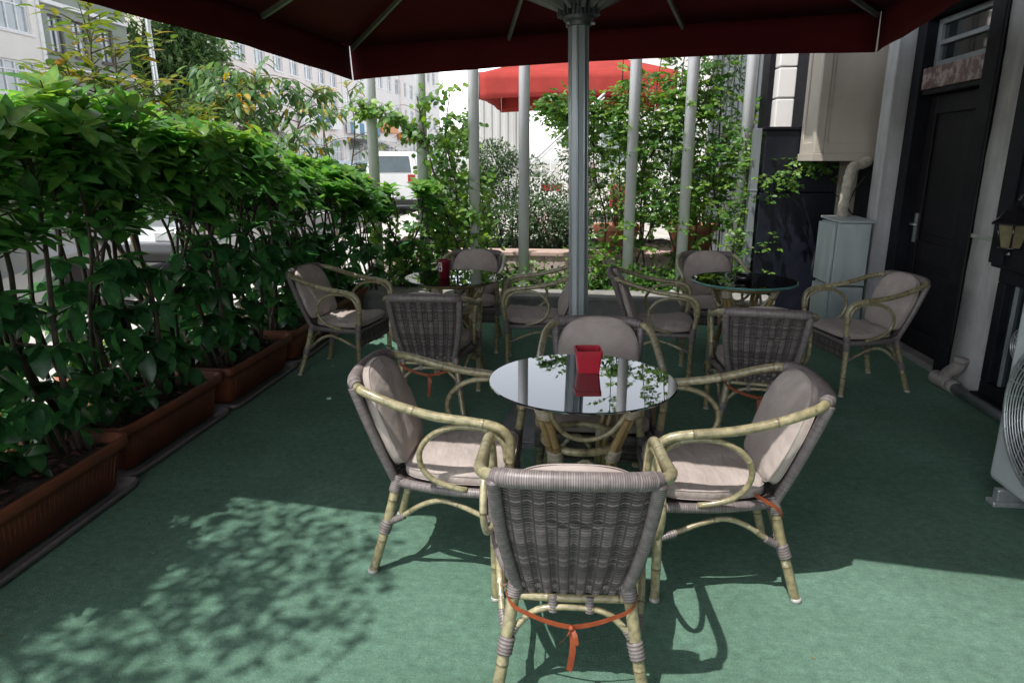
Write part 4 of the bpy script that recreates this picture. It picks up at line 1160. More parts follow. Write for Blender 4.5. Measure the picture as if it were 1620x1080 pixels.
# navy return wall, beige wall, bay
mb = MB(); mb.box((1.86, 7.38, -.1), (2.62, 7.80, 1.285)); mb.box((1.868, 7.385, 1.292), (2.62, 7.80, 1.90)); mb.build('navy_wall', M['navy'], bd, .006)
mb = MB(); mb.box((1.84, 7.36, 1.903), (2.64, 7.82, 1.935)); mb.build('wall_coping', M['black_paint'], bd, .005)
mb = MB(); mb.box((2.623, 7.362, 1.26), (2.98, 7.7, 6)); mb.box((2.623, 7.37, .0), (2.98, 7.7, 1.255)); mb.build('beige_wall', M['beige'], bd, .008)
mb = MB(); x0, x1, y0, y1, z0, z1 = 2.22, 2.98, 6.93, 7.35, 1.60, 4.2
mb.box((x0, y0, z0), (x1, y1, z1))
mb.box((x0-.03, y0-.03, z0-.0), (x1, y0-.001, z0+.07)); mb.box((x0-.03, y0-.001, z0), (x0-.001, y1, z0+.07))
for a, b in ((x0-.012, x0+.07), (x1-.10, x1)): mb.box((a, y0-.018, z0+.072), (b, y0-.001, z1))
mb.box((x0+.072, y0-.016, z0+.072), (x1-.102, y0-.001, z0+.16))
mb.box((x0+.072, y0-.010, z0+.16), (x0+.10, y0-.001, z1)); mb.box((x1-.13, y0-.010, z0+.16), (x1-.102, y0-.001, z1))
for a, b in ((y0, y0+.07), (y1-.08, y1)): mb.box((x0-.016, a, z0+.072), (x0-.001, b, z1))
mb.box((x0-.014, y0+.072, z0+.072), (x0-.001, y1-.082, z0+.17))
mb.build('bay_window_box', M['bay'], bd, .004)
mb = MB()
for k in range(8):
    z = 1.94+k*.31; mb.box((2.06, 7.83, z), (2.24, 8.25, z+.296), rnd.random()); 
mb.build('block_pier', M['white_wall'], bd, .01)
mb = MB(); mb.box((2.0, 8.0, 1.94), (2.055, 8.3, 5)); mb.build('gap_shade_strip', M['black_paint'], bd)  # solid black strip painted in for the shade of the gap beside the pier
mb = MB(); mb.box((1.765, 7.40, 0), (1.835, 7.52, 1.92)); mb.box((1.76, 7.395, 1.30), (1.84, 7.525, 1.315)); mb.build('aluminium_post', M['grey_metal'], bd, .004)
# low window with round vent, and the black board above it
mb = MB()
for y0, y1, z0, z1 in ((3.0, 4.60, .10, .19), (3.0, 4.60, .85, .94), (4.52, 4.60, .192, .848), (3.0, 3.08, .192, .848)): mb.box((2.70, y0, z0), (2.758, y1, z1))
mb.box((2.67, 2.95, .05), (2.758, 4.64, .098))
wn = mb.build('low_window', M['black_paint'], bd, .006)
mb = MB(); mb.box((2.745, 3.082, .192), (2.752, 4.518, .848)); mb.build('pane', M['win_dark'], wn)
mb = MB(); mb.box((2.728, 4.44, .192), (2.744, 4.458, .848)); mb.build('glazing_bar', M['grey_metal'], wn)
mb = MB(); MR = MX.Rotation(-PI/2, 4, 'Y')
c = V((2.742, 4.30, .50))
for rr in (.105, .085, .065, .045, .025): mb.tube([c+V((-.012, rr*math.cos(a*PI/16), rr*math.sin(a*PI/16))) for a in range(32)], .0055, 6, closed=True)
for k in range(6):
    a = k*PI/6; mb.tube([c+V((-.014, .1*math.cos(a), .1*math.sin(a))), c+V((-.014, -.1*math.cos(a), -.1*math.sin(a)))], .004, 5)
mb.build('round_vent', M['metal_light'], wn)
mb = MB(); mb.box((2.66, 2.6, .945), (2.758, 4.64, 4.5)); mb.box((2.64, 4.50, .97), (2.659, 4.642, 4.5)); mb.build('black_shutter_board', M['black_paint'], bd, .006)
mb = MB(); mb.box((2.742, 4.68, 1.085), (2.749, 5.07, 1.11)); mb.build('metal_strap', M['metal_light'], bd)

# utility cabinet
t = thing('utility_cabinet', 'tall narrow grey-blue metal cabinet in front of the navy wall, foam-wrapped pipe above', 'cabinet', (2.42, 6.5, 0))
mb = MB(); mb.box((-.14, -.23, .52), (.14, .20, 1.07)); mb.box((-.14, -.23, .0), (.14, .20, .505)); mb.build('cabinet_body', M['cabinet'], t, .006)
mb = MB(); mb.box((-.16, -.25, 1.085), (.155, .215, 1.105), .5, MX.Rotation(R(1.5), 4, 'X')); mb.build('cabinet_lid', M['cabinet'], t, .004)
for z0, z1 in ((.53, 1.06), (.02, .495)):
    mb = MB(); mb.box((-.175, -.20, z0), (-.143, .18, z1)); d = mb.build('cabinet_door', M['cabinet'], t, .008)
mb = MB(); mb.tube([(-.20, .12, .56), (-.21, .12, .62), (-.195, .12, .78)], .006, 6); mb.build('latch_wire', M['alu_dark'], t)
t = thing('wrapped_pipe', 'foam-wrapped pipe with torn bend above the grey cabinet', 'pipe', (2.44, 6.62, 1.1))
mb = MB(); mb.tube(cr([(-.02, 0, .0), (-.005, 0, .2), (.01, 0, .38), (.04, .02, .45), (.12, .05, .475), (.2, .1, .50)], 7), [.045+.004*math.sin(i*2.1) for i in range(36)], 14); mb.build('pipe_sleeve', M['foam'], t)
mb = MB(); mb.tube(cr([(.12, .05, .0), (.06, .08, .08), (.10, .1, .22), (.19, .12, .36)], 6), .008, 6); mb.build('cable', M['rubber'], t)

# lantern
t = thing('wall_lantern', 'black wall lantern with yellowed glass at the right edge', 'lantern', (2.48, 4.17, 1.06))
mb = MB(); s6 = 6
mb.lathe([(.0, .0), (.012, .005), (.018, .02), (.008, .03), (.02, .045), (.06, .05), (.066, .06), (.0, .06)], seg=12)
lb = mb.build('lantern_base', M['black_gloss'], t)
mb = MB(); mb.lathe([(.055, .06), (.088, .19)], seg=6, flat=True); mb.build('lantern_glass', M['lantern_glass'], t)
mb = MB()
for k in range(6):
    a = 2*PI*k/6; mb.tube([(.057*math.cos(a), .057*math.sin(a), .058), (.091*math.cos(a), .091*math.sin(a), .192)], .006, 6)
mb.lathe([(.09, .19), (.125, .192), (.125, .20), (.09, .225), (.06, .27), (.03, .285), (.018, .30), (.02, .315), (0, .33)], seg=6, flat=True); mb.build('lantern_roof', M['black_gloss'], t)
mb = MB(); mb.tube(cr([(0, 0, .32), (.03, 0, .37), (.1, 0, .38), (.16, 0, .30)], 6), .01, 8); mb.build('lantern_bracket', M['black_gloss'], t)

# pipe on the floor along the wall
t = thing('drain_pipe', 'grey plastic drain pipe with an elbow lying along the wall foot', 'pipe', (2.68, 4.6, 0))
mb = MB(); mb.tube([(.0, -1.3, .05), (.0, .27, .05)], .038, 16); pb = mb.build('straight_pipe', M['pipe_metal'], t)
mb = MB(); mb.tube([(0, .22, .05), (0, .33, .05)], .046, 16); mb.tube(cr([(0, .30, .05), (-.01, .40, .05), (-.02, .46, .055), (.0, .48, .06)], 6), .048, 16)
mb.tube(cr([(-.005, .40, .06), (.005, .36, .12), (.01, .31, .16), (.02, .27, .19), (.03, .26, .25)], 6), .042, 16); mb.tube([(.028, .262, .225), (.031, .26, .262)], .048, 16)
mb.build('elbow', M['pvc'], t)

# outdoor air-conditioning unit
t = thing('air_conditioner', 'grey outdoor air-conditioning unit with round fan grille at the right edge', 'air conditioner', (2.05, 2.86, 0))
mb = MB(); mb.box((0, -.46, .09), (.33, .43, 1.02)); b_ = mb.build('casing', M['ac_white'], t, .025)
fc = V((-.004, .02, .53))
mb = MB(); vs = [fc+V((-.001, .36*math.cos(a*PI/24), .36*math.sin(a*PI/24))) for a in range(48)]; mb.add(vs, [tuple(range(47, -1, -1))], .5, True); mb.build('fan_opening', M['ac_dark'], t)
mb = MB()
for k in range(16): 
    rr = .36-.0215*k
    mb.tube([fc+V((-.012-.012*math.sin(k/15*PI/2), rr*math.cos(a*PI/24), rr*math.sin(a*PI/24))) for a in range(48)], .0042, 5, closed=True)
for k in range(28):
    a = 2*PI*k/28
    mb.tube([fc+V((-.011, .36*math.cos(a), .36*math.sin(a))), fc+V((-.018, .2*math.cos(a+.25), .2*math.sin(a+.25))), fc+V((-.022, .05*math.cos(a+.5), .05*math.sin(a+.5)))], .0036, 5, cap=False)
mb.tube([fc+V((-.006, .365*math.cos(a*PI/24), .365*math.sin(a*PI/24))) for a in range(48)], .011, 8, closed=True)
mb.build('fan_grille', M['metal_light'], t)
mb = MB()
for k in range(4):
    a = k*PI/2+.3; vs = [fc+V((-.0025, r_*math.cos(a+o), r_*math.sin(a+o))) for r_, o in ((.05, 0), (.32, -.15), (.33, .55), (.06, .9))]; mb.add(vs, [(3, 2, 1, 0)], .5, True)
mb.build('fan_blade', M['ac_dark'], t)
for y in (-.33, .30):
    mb = MB(); mb.box((-.05, y-.035, .004), (.38, y+.035, .03)); mb.box((-.03, y-.02, .03), (.36, y+.02, .088)); mb.build('foot', M['metal_light'], t, .006)

# ------------------------------------------------------------------ background
def ribbed(name, label, x0, x1, y, z0, z1, m, pitch=.2, cat='wall'):
    t = thing(name, label, cat, ((x0+x1)/2, y, 0)); n = int((x1-x0)/pitch); mb = MB()
    w_ = (x1-x0)/n; poly = []
    for i in range(n):
        a = -(x1-x0)/2+i*w_; poly += [(a, 0), (a+w_*.12, .03), (a+w_*.5, .03), (a+w_*.62, 0)]
    poly.append(((x1-x0)/2, 0)); vs = []; fs = []
    for a, d in poly: vs += [(a, -d, z0), (a, -d, z1)]
    for i in range(len(poly)-1): fs.append((2*i, 2*i+2, 2*i+3, 2*i+1))
    mb.add(vs, fs, .5, True); mb.build('ribbed_panel', m, t)
    mb = MB(); mb.box((-(x1-x0)/2, .002, z0), ((x1-x0)/2, .15, z1)); mb.build('wall_core', m, t)
    mb = MB(); mb.box((-(x1-x0)/2-.05, -.06, z1+.002), ((x1-x0)/2+.05, .2, z1+.08)); mb.build('flashing', M['grey_metal'], t)
ribbed('panel_wall', 'pale ribbed metal wall under the far red parasol', -3.0, -1.45, 19.4, -.1, 3.85, M['corrugated'])
ribbed('panel_wall', 'grey ribbed metal shutter wall behind the rightmost poles', 2.15, 3.0, 12.2, -.1, 4.6, M['grey_metal'], .09)
t = thing('pale_house', 'pale rendered house glimpsed between the vine leaves', 'house', (3.2, 24, 0))
mb = MB(); mb.box((-3.9, 0, -.1), (6, 6, 6)); mb.build('wall', M['white_wall'], t)
for x in (-2.6, -.4, 1.8):
    mb = MB(); mb.box((x, -.04, 1.3), (x+1.1, -.002, 2.9)); f_ = mb.build('window', M['white_frame'], t, .01)
    mb = MB(); mb.box((x+.08, -.046, 1.38), (x+1.02, -.041, 2.82)); mb.build('pane', M['window'], f_)
mb = MB(); mb.box((-4.1, -.4, 6.002), (6.2, 6.2, 6.2)); mb.build('roof', M['terracotta_light'], t)
# stair with railing
t = thing('outdoor_stair', 'pale outdoor stair with white metal railing behind the bushes', 'stair', (-.9, 12.6, 0))
mb = MB()
for k in range(7): mb.box((.17*k, 0, -.1), (.17*k+.168, 1.1, .55+.17*k), rnd.random())
mb.build('steps', M['pinkstone'], t, .006)
mb = MB()
for yy in (-.04,):
    for dz in (1.0, .93, .5): mb.tube([(-.1, yy, .55+dz-.1), (1.3, yy, .55+1.19+dz)], .022 if dz == 1.0 else .014, 8)
    for k in range(8): mb.tube([(.17*k+.04, yy, .4+.16*k), (.17*k+.04, yy, 1.5+.17*k)], .011, 6)
mb.build('railing', M['white_frame'], t)
# background café seats
def red_chair(label, loc, rz):
    t = thing('red_chair', label, 'chair', loc, rz, 'red chairs on the far terrace')
    mb = MB(); mb.box((-.21, -.2, .44), (.21, .2, .48)); mb.build('seat', M['red_sign'], t, .01)
    mb = MB(); mb.box((-.21, -.235, .50), (.21, -.2, .88), .5, MX.Rotation(R(6), 4, 'X')); mb.build('backrest', M['red_sign'], t, .01)
    for x in (-.19, .19):
        for y in (-.18, .18):
            mb = MB(); mb.tube([(x*1.08, y*1.1, 0), (x, y, .44)], .013, 8); mb.build('leg', M['metal_light'], t)
red_chair('red chair on the far terrace, left of the parasol pole', (-.45, 13.6, .3), R(200))
red_chair('red chair on the far terrace just behind the parasol pole', (-.05, 13.9, .3), R(160))
red_chair('red chair on the far terrace seen through the vine', (.75, 13.3, .3), R(170))
mb = MB(); mb.box((-2.7, 11.4, -.1), (2.0, 18, .3)); tag(mb.build('far_terrace', M['pavement'], bevel=.01), kind='structure')
t = thing('cloth_table', 'far café table under a white cloth near the stair', 'table', (-.35, 13.0, .3))
mb = MB(); mb.lathe([(.12, .0), (.12, .7)], seg=12); mb.build('pedestal', M['alu_dark'], t)
mb = MB(); vs = []; fs = []; n = 40
for r, z, w_ in ((.0, .745, 0), (.4, .745, 0), (.42, .73, .01), (.44, .6, .03), (.46, .42, .05)):
    for i in range(n): a = 2*PI*i/n; rr = r+w_*math.sin(a*8); vs.append((rr*math.cos(a), rr*math.sin(a), z))
for j in range(4):
    for i in range(n): fs.append((j*n+i, j*n+(i+1) % n, (j+1)*n+(i+1) % n, (j+1)*n+i))
mb.add(vs, fs); mb.build('tablecloth_drape', M['tablecloth'], t)

# person standing far behind
def skin_mesh(name, verts, edges, radii, m, parent=None, root=0, lv=2):
    me = bpy.data.meshes.new(name); me.from_pydata(verts, edges, []); me.materials.append(m)
    o = link(bpy.data.objects.new(name, me), parent)
    md = o.modifiers.new('skin', 'SKIN'); md.use_smooth_shade = True
    for i, r in enumerate(radii):
        sv = me.skin_vertices[0].data[i]; sv.radius = (r if isinstance(r, tuple) else (r, r)); sv.use_root = (i == root)
    ss = o.modifiers.new('sub', 'SUBSURF'); ss.levels = lv; ss.render_levels = lv
    return o
pv = [(0, 0, .92), (0, 0, 1.1), (0, 0, 1.32), (0, 0, 1.42), (0, -.01, 1.49), (0, -.02, 1.58), (0, -.01, 1.655)]
pr_ = [(.15, .11), (.13, .10), (.16, .10), (.10, .07), (.052, .055), (.075, .095), (.055, .075)]
pe = [(0, 1), (1, 2), (2, 3), (3, 4), (4, 5), (5, 6)]
for s in (1, -1):
    b = len(pv); pv += [(s*.17, 0, 1.38), (s*.24, -.02, 1.12), (s*.22, -.16, .93), (s*.20, -.22, .88)]; pr_ += [.055, .043, .032, (.035, .018)]; pe += [(2, b), (b, b+1), (b+1, b+2), (b+2, b+3)]
    for k in range(4):
        f = len(pv); x = s*(.20+(.024*(k-1.5))); pv += [(x, -.265, .865), (x, -.29, .845-.005*k)]; pr_ += [.009, .0075]; pe += [(b+3, f), (f, f+1)]
    f = len(pv); pv += [(s*.165, -.235, .875)]; pr_ += [.009]; pe += [(b+3, f)]
    b = len(pv); pv += [(s*.09, 0, .82), (s*.10, -.01, .48), (s*.10, .02, .09), (s*.105, -.12, .03)]; pr_ += [.085, .058, .042, (.04, .03)]; pe += [(0, b), (b, b+1), (b+1, b+2), (b+2, b+3)]
pers = skin_mesh('person', pv, pe, pr_, M['skin'])
pers.location = (2.60, 16.2, .0); pers.rotation_euler = (0, 0, R(15))
tag(pers, 'person with dark hair and navy shirt standing far behind the vine on the right', 'person')
sv = [(0, 0, .93), (0, 0, 1.1), (0, 0, 1.33), (0, 0, 1.42)]; se = [(0, 1), (1, 2), (2, 3)]; sr = [(.165, .125), (.145, .115), (.175, .115), (.115, .085)]
for s in (1, -1): b = len(sv); sv += [(s*.17, 0, 1.38), (s*.225, -.015, 1.18)]; sr += [.068, .058]; se += [(2, b), (b, b+1)]
skin_mesh('shirt', sv, se, sr, M['shirt'], pers)
sv = [(0, 0, .95), (0, 0, .88)]; se = [(0, 1)]; sr = [(.16, .12), (.16, .12)]
for s in (1, -1): b = len(sv); sv += [(s*.09, 0, .80), (s*.10, -.01, .48), (s*.10, .015, .10)]; sr += [.095, .07, .062]; se += [(1, b), (b, b+1), (b+1, b+2)]
skin_mesh('trousers', sv, se, sr, M['trousers'], pers)
skin_mesh('hair', [(0, .02, 1.58), (0, .015, 1.66), (0, -.03, 1.69)], [(0, 1), (1, 2)], [(.088, .085), (.075, .085), (.05, .05)], M['hair'], pers)

# parked cars
def make_car(label, loc, rz, paint, H=1.5, Lg=4.2, van=False):
    t = thing('parked_car', label, 'car', loc, rz); W = .86
    k = H/1.5
    if van: body = [(-2.1, .32), (-2.12, .95*k), (-2.02, 1.38*k), (-1.85, 1.48*k), (.55, 1.5*k), (1.15, 1.02*k), (2.0, .86*k), (2.12, .6), (2.08, .32)]
    else: body = [(-2.1, .34), (-2.14, .85), (-2.05, .93), (-1.62, 1.38*k), (-1.2, 1.48*k), (.1, 1.5*k), (.95, .98), (1.95, .82), (2.12, .6), (2.08, .34)]
    mb = MB(); n = len(body); vs = []
    cols_ = ((-1.0, .0), (-.97, .0), (.97, 0), (1.0, 0))
    def wid(z): return W*(1-.20*max(0, (z-.92*k)/(.6*k)))
    for sg, ins in ((-1, 1), (-1, .93), (1, .93), (1, 1)):
        for y, z in body:
            yy, zz = y, z
            if ins == 1: yy = y*.975; zz = z-.03 if z > .5 else z
            vs.append((sg*wid(z)*ins, yy, zz))
    fs = []
    for j in range(3):
        for i in range(n): i2 = (i+1) % n; fs.append((j*n+i, j*n+i2, (j+1)*n+i2, (j+1)*n+i))
    fs += [tuple(range(n)), tuple(3*n+i for i in range(n-1, -1, -1))]
    mb.add(vs, fs, .5, False); mb.build('body', paint, t, .03, smooth=False)
    def side_x(z): return wid(z)+.004
    zt, zb = 1.40*k, .98*k
    for sg in (1, -1):
        mb = MB()
        ws = ((-1.75, -.75), (-.68, .3)) if not van else ((-1.8, -.85), (-.78, .15), (.2, .75))
        for a, b in ws:
            d = .16 if a > .1 or (not van and b > .2) else 0; dl = .28 if (not van and a < -1.5) else .06
            vs = [(sg*side_x(zb), a, zb), (sg*side_x(zb), b+d*1.5, zb), (sg*side_x(zt), b-d*.7, zt), (sg*side_x(zt), a+dl, zt)]
            mb.add(vs, [(0, 1, 2, 3) if sg > 0 else (3, 2, 1, 0)], .5, True)
        mb.build('side_window', M['car_glass'], t)
        mb = MB(); mb.box((sg*.86-.07, .62, .98*k), (sg*.86+.07, .72, 1.10*k)); mb.build('mirror', paint, t, .02)
        for y in (-1.3, 1.32):
            Mx = MX.Translation((sg*.80, y, .32)) @ MX.Rotation(PI/2, 4, 'Y')
            wb = MB(); wb.lathe([(.20, -.10), (.31, -.10), (.325, -.07), (.325, .07), (.31, .10), (.20, .10)], seg=28, M=Mx); wl = wb.build('wheel', M['rubber'], t)
            wb = MB(); wb.lathe([(.0, -.085), (.05, -.105), (.20, -.09), (.20, .09), (.05, .105), (0, .085)], seg=20, M=Mx); wb.build('rim', M['metal_light'], wl)
        mb = MB(); mb.box((sg*.70-.13, -2.15, .75*k), (sg*.70+.10, -2.07, .95*k)); mb.build('tail_light', M['lamp_red'], t, .015)
        mb = MB(); mb.box((sg*.66-.15, 2.03, .62), (sg*.66+.12, 2.125, .76)); mb.build('headlight', M['lamp_clear'], t, .02)
    mb = MB()
    if van: yb, yt, zb2, zt2 = -2.125, -2.03, 1.0*k, 1.38*k
    else: yb, yt, zb2, zt2 = -2.03, -1.66, .97, 1.36*k
    mb.add([(-.68, yb-.012, zb2), (.68, yb-.012, zb2), (.6, yt-.012, zt2), (-.6, yt-.012, zt2)], [(0, 1, 2, 3)], .5, True); mb.build('rear_window', M['car_glass'], t)
    mb = MB()
    ya, yb2, za, zb3 = (.62, 1.10, 1.46*k, 1.06*k) if van else (.16, .90, 1.475*k, 1.02)
    mb.add([(-.6, ya+.03, za), (.6, ya+.03, za), (.7, yb2+.03, zb3), (-.7, yb2+.03, zb3)], [(3, 2, 1, 0)], .5, True); mb.build('windscreen', M['car_glass'], t)
    mb = MB(); mb.box((-.26, -2.155, .56), (.26, -2.135, .68)); mb.build('number_plate', M['white_frame'], t)
    mb = MB(); mb.box((-.84, -2.17, .32), (.84, -2.05, .50)); mb.build('bumper', M['rubber'], t, .03)
    mb = MB(); mb.box((-.84, 2.04, .32), (.84, 2.14, .48)); mb.build('bumper', M['rubber'], t, .03)
    return t
make_car('white van parked on the street beyond the hedge', (-6.25, 24.5, -.12), R(2), M['car_white'], 2.05, van=True)
make_car('silver car parked at the kerb, glimpsed through the near hedge stems', (-6.4, 5.6, -.12), R(180), M['car_silver'])
make_car('pale blue car parked behind the leaning tree', (-9.0, 26.5, -.12), R(3), M['car_blue'], 1.75)
make_car('second silver car parked at the kerb, glimpsed through the middle of the hedge', (-6.5, 11.2, -.12), R(180), M['car_silver'], 1.45)

# street facades (plane x = -16, facing +x)
XF = -16
def facade(name, label, y0, y1, z0, z1, wall_m, wins, frame_m, pane_m, depth=8, bars=2, transom=.72):
    """wins: list of rows (zb, zt, [(ya, yb), ...]) cut as real openings with reveals"""
    t = thing(name, label, 'building', (XF, (y0+y1)/2, 0)); oy = (y0+y1)/2
    zs = sorted({z0, z1, *[r[0] for r in wins], *[r[1] for r in wins]})
    mb = MB(); rev = .16
    def quad(a, b, c, d): mb.add([a, b, c, d], [(0, 1, 2, 3)], .5, True)
    for a, b in zip(zs, zs[1:]):
        row = [r for r in wins if r[0] <= a+1e-6 and r[1] >= b-1e-6]
        holes = sorted(row[0][2]) if row else []
        y = y0
        for (p, q_) in holes:
            quad((0, y-oy, a), (0, p-oy, a), (0, p-oy, b), (0, y-oy, b)); y = q_
        quad((0, y-oy, a), (0, y1-oy, a), (0, y1-oy, b), (0, y-oy, b))
    for zb, zt, hs in wins:
        for p, q_ in hs:
            P, Q = p-oy, q_-oy
            quad((0, P, zb), (0, Q, zb), (-rev, Q, zb), (-rev, P, zb)); quad((-rev, P, zt), (-rev, Q, zt), (0, Q, zt), (0, P, zt))
            quad((-rev, P, zb), (-rev, P, zt), (0, P, zt), (0, P, zb)); quad((0, Q, zb), (0, Q, zt), (-rev, Q, zt), (-rev, Q, zb))
    quad((-depth, y0-oy, z0), (0, y0-oy, z0), (0, y0-oy, z1), (-depth, y0-oy, z1)); quad((0, y1-oy, z0), (-depth, y1-oy, z0), (-depth, y1-oy, z1), (0, y1-oy, z1))
    quad((0, y0-oy, z1), (0, y1-oy, z1), (-depth, y1-oy, z1), (-depth, y0-oy, z1)); quad((-depth, y0-oy, z0), (-depth, y0-oy, z1), (-depth, y1-oy, z1), (-depth, y1-oy, z0))
    mb.build('wall', wall_m, t)
    for zb, zt, hs in wins:
        for p, q_ in hs:
            P, Q = p-oy+.002, q_-oy-.002; f = .055; mb = MB()
            mb.box((-rev+.02, P, zb), (-rev+.08, P+f, zt)); mb.box((-rev+.02, Q-f, zb), (-rev+.08, Q, zt)); mb.box((-rev+.02, P+f, zb), (-rev+.08, Q-f, zb+f)); mb.box((-rev+.02, P+f, zt-f), (-rev+.08, Q-f, zt))
            for k in range(1, bars+1):
                y = P+(Q-P)*k/(bars+1); mb.box((-rev+.022, y-.022, zb+f), (-rev+.075, y+.022, zt-f))
            zz = zb+(zt-zb)*transom; mb.box((-rev+.024, P+f, zz-.02), (-rev+.072, Q-f, zz+.02))
            wo = mb.build('window', frame_m, t)
            mb = MB(); mb.box((-rev+.035, P+f, zb+f), (-rev+.042, Q-f, zt-f)); mb.build('pane', pane_m, wo)
            mb = MB(); mb.box((-.01, P-.06, zb-.07), (.07, Q+.06, zb-.004)); mb.build('sill', frame_m, wo)
    return t
def trim(t, name, m, y0, y1, z0, z1, proud):
    oy = t.location.y; mb = MB(); mb.box((.003, y0-oy, z0), (proud, y1-oy, z1)); return mb.build(name, m, t, .01)
A = facade('apartment_building', 'cream apartment building with white framed windows at the upper left', 10, 20.35, 0, 12, M['cream_wall'],
           [(3.45, 4.38, [(18.4, 19.95), (16, 17.6), (13.4, 15)]), (5.16, 6.2, [(18.4, 19.95), (16, 17.6), (13.4, 15)]), (7.2, 8.3, [(18.4, 19.95), (16, 17.6)])], M['white_frame'], M['window'], bars=3)
trim(A, 'corner_strip', M['white_frame'], 20.22, 20.34, 0, 11.9, .06)
B = facade('apartment_building', 'grey-green old building with dark tall windows next to the cream one', 20.36, 24.4, 0, 12, M['green_wall'],
           [(4.80, 5.88, [(20.65, 21.25), (21.65, 22.3), (22.9, 23.6)]), (2.6, 3.7, [(20.65, 21.25), (21.65, 22.3)])], M['brown_frame'], M['window'], bars=1, transom=.68)
trim(B, 'string_course', M['white_frame'], 20.4, 24.3, 4.34, 4.42, .12); trim(B, 'cornice', M['white_frame'], 20.4, 24.3, 6.12, 6.24, .14)
D = facade('apartment_building', 'pink apartment row above the shops, behind the leaning tree', 29, 46.8, 0, 8.2, M['pink_wall'],
           [(4.6, 5.5, [(30+2.1*k, 31.2+2.1*k) for k in range(8)]), (6.2, 7.2, [(30+2.1*k, 31.2+2.1*k) for k in range(8)]), (.1, 3.0, [(30+2.8*k, 32.4+2.8*k) for k in range(6)])], M['white_frame'], M['window'], bars=2)
Eb = facade('apartment_building', 'tall pinkish white apartment block behind the leftmost white poles', 46.9, 80, 0, 14, M['white_wall'],
           [(z, z+1.25, [(47.6+2.6*k, 49+2.6*k) for k in range(12)]) for z in (4.9, 7.2, 9.5, 11.8)]+[(.1, 3.2, [(47.6+3.4*k, 50.4+3.4*k) for k in range(9)])], M['white_frame'], M['window'], bars=1)
trim(Eb, 'pilaster_strip', M['pink_wall'], 53, 54.2, 3.9, 13.9, .15); trim(Eb, 'pilaster_strip', M['pink_wall'], 62, 63.2, 3.9, 13.9, .15)
def sign(name, label, y0, y1, z0, z1, m, text=None, tm=None, stripes=None, size=.6, off=.25):
    t = thing(name, label, 'sign', (XF+.17, (y0+y1)/2, (z0+z1)/2)); hy, hz = (y1-y0)/2, (z1-z0)/2
    mb = MB(); mb.box((0, -hy, -hz), (off, hy, hz)); mb.build('sign_board', m, t, .01)
    if stripes:
        n = 7
        for k in range(0, n, 2):
            mb = MB(); a = -hy+2*hy*k/n; mb.box((off+.004, a, -hz), (off+.012, a+2*hy/n, hz)); mb.build('stripe', stripes, t)
    if text:
        cu = bpy.data.curves.new('lettering', 'FONT'); cu.body = text; cu.size = size; cu.align_x = 'CENTER'; cu.align_y = 'CENTER'; cu.extrude = .012
        o = bpy.data.objects.new('lettering', cu); col.objects.link(o)
        dg = bpy.context.evaluated_depsgraph_get(); me = bpy.data.meshes.new_from_object(o.evaluated_get(dg)); bpy.data.objects.remove(o)
        me.materials.clear(); me.materials.append(tm)
        o = link(bpy.data.objects.new('lettering', me), t); o.rotation_euler = (PI/2, 0, PI/2); o.location = (off+.02, 0, 0)
    return t
sign('shop_sign', 'white shop sign with blue letters MÜK behind the leaning tree trunk', 38.8, 45.2, 3.55, 4.3, M['white_frame'], 'MÜK', M['blue_sign'], size=1.0)
sign('shop_sign', 'white and teal striped shop fascia left of the leftmost white pole', 46.9, 54, 3.45, 4.2, M['white_frame'], None, None, M['teal'])
sign('shop_sign', 'orange shop sign just right of the leftmost white pole', 54.6, 59.5, 3.85, 4.55, M['orange_sign'], None)
sign('shop_sign', 'lower orange shop sign above the white van', 60.5, 68, 3.45, 4.0, M['orange_sign'], None)
for i, (y, z) in enumerate(((34, 3.2), (49.5, 3.2), (58, 3.1))):
    t = thing('shop_awning', ['dark awning of the shop behind the hedge leaves', 'dark awning under the striped fascia', 'pale awning under the orange sign'][i], 'awning', (XF+.01, y, z))
    mb = MB(); mb.prism([(0, 0), (1.1, -.45), (1.1, -.6), (1.06, -.6), (1.06, -.47), (0, -.06)], -2.2, 2.2, lambda a, b, c: (a, c, b)); mb.build('awning_cloth', M['shop_dark'] if i < 2 else M['cream_wall'], t)
    mb = MB(); mb.tube([(0, -2.1, -.4), (1.06, -2.1, -.52)], .02, 6); mb.tube([(0, 2.1, -.4), (1.06, 2.1, -.52)], .02, 6); mb.build('awning_arm', M['alu_dark'], t)

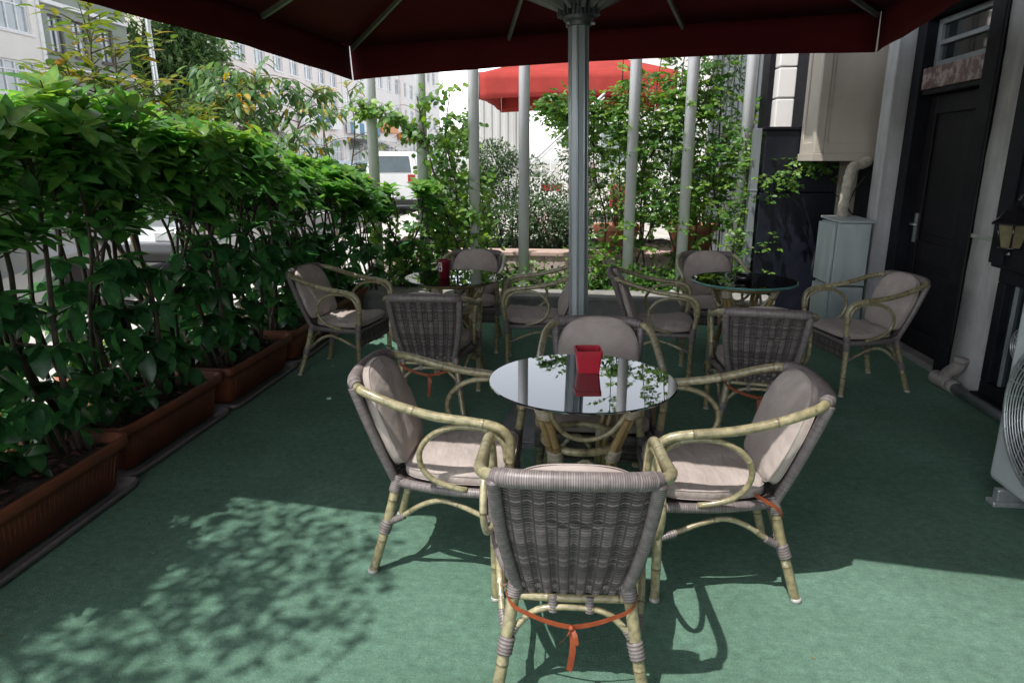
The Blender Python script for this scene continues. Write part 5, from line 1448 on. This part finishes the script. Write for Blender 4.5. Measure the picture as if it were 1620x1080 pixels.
# lamp mast
t = thing('street_lamp', 'thin pale street lamp mast in front of the big tree', 'street lamp', (-12.35, 20, 0)); t.rotation_euler = (0, R(-1.0), 0)
mb = MB(); mb.tube([(0, 0, 0), (0, 0, 8)], [.10]+[.055], 10); mb.build('mast', M['metal_light'], t)
mb = MB(); mb.tube(cr([(0, 0, 7.9), (.3, 0, 8.3), (1.3, 0, 8.5)], 5), .035, 8); mb.build('arm', M['metal_light'], t)
mb = MB(); mb.lathe([(.05, 0), (.14, .02), (.12, .1), (.03, .14)], (1.5, 0, 8.42), 12); mb.build('lamp_head', M['grey_metal'], t)
mb = MB(); mb.lathe([(.16, 0), (.16, .3), (.1, .4)], seg=12); mb.build('base', M['metal_light'], t)

make_tree('street_tree', 'big dark green street tree behind the lamp mast', (-16.0, 27.5, 0), 8, .22, (5.2, (2.3, 2.6, 2.9)), 6500, .30, .15, M['leaf_tree'], 301, 'street trees', clumps=34)
make_tree('street_tree', 'light green street tree beyond the white van', (-5.6, 40, 0), 6, .16, (3.1, (1.9, 1.9, 1.5)), 2600, .28, .15, M['leaf_vine'], 302, 'street trees', clumps=18)
make_tree('street_tree', 'green tree under the far red parasol edge', (-.3, 20.5, 0), 5, .14, (2.9, (1.3, 1.3, 1.2)), 2400, .2, .09, M['leaf_vine'], 303, 'street trees', clumps=18)
make_tree('street_tree', 'small street tree in front of the orange signs', (-12.0, 62, 0), 5, .12, (3.4, (1.5, 1.5, 1.1)), 1300, .26, .15, M['leaf_tree'], 304, 'street trees', clumps=14)
make_tree('street_tree', 'small-leaved tree outside the picture beside the near corner, dappling the carpet', (-3.25, .55, 0), 5, .08, (4.5, (1.35, 1.35, .8)), 3300, .085, .045, M['leaf_tree'], 305, 'street trees', clumps=20)
# crumbs and leaf bits on the carpet
mb = MB(); q = random.Random(77)
for i in range(150):
    if q.random() < .6: x, y = -2.18+abs(q.gauss(0, .22)), q.uniform(1.8, 6.8)
    elif q.random() < .5: x, y = 2.66-abs(q.gauss(0, .4)), q.uniform(2.2, 6.2)
    else: x, y = q.uniform(-2, 2.5), q.uniform(1.6, 6.8)
    l = q.uniform(.006, .022) if q.random() < .97 else q.uniform(.024, .034)
    leaf(mb, V((x, y, .004)), V((q.gauss(0, 1), q.gauss(0, 1), .05)), V((0, 0, 1))+rv(q)*.2, l, l*.45, .0, .4, q.random(), 3)
tag(mb.build('leaf_litter', M['litter']), 'tiny leaf bits and crumbs scattered on the green carpet', 'litter', kind='stuff')
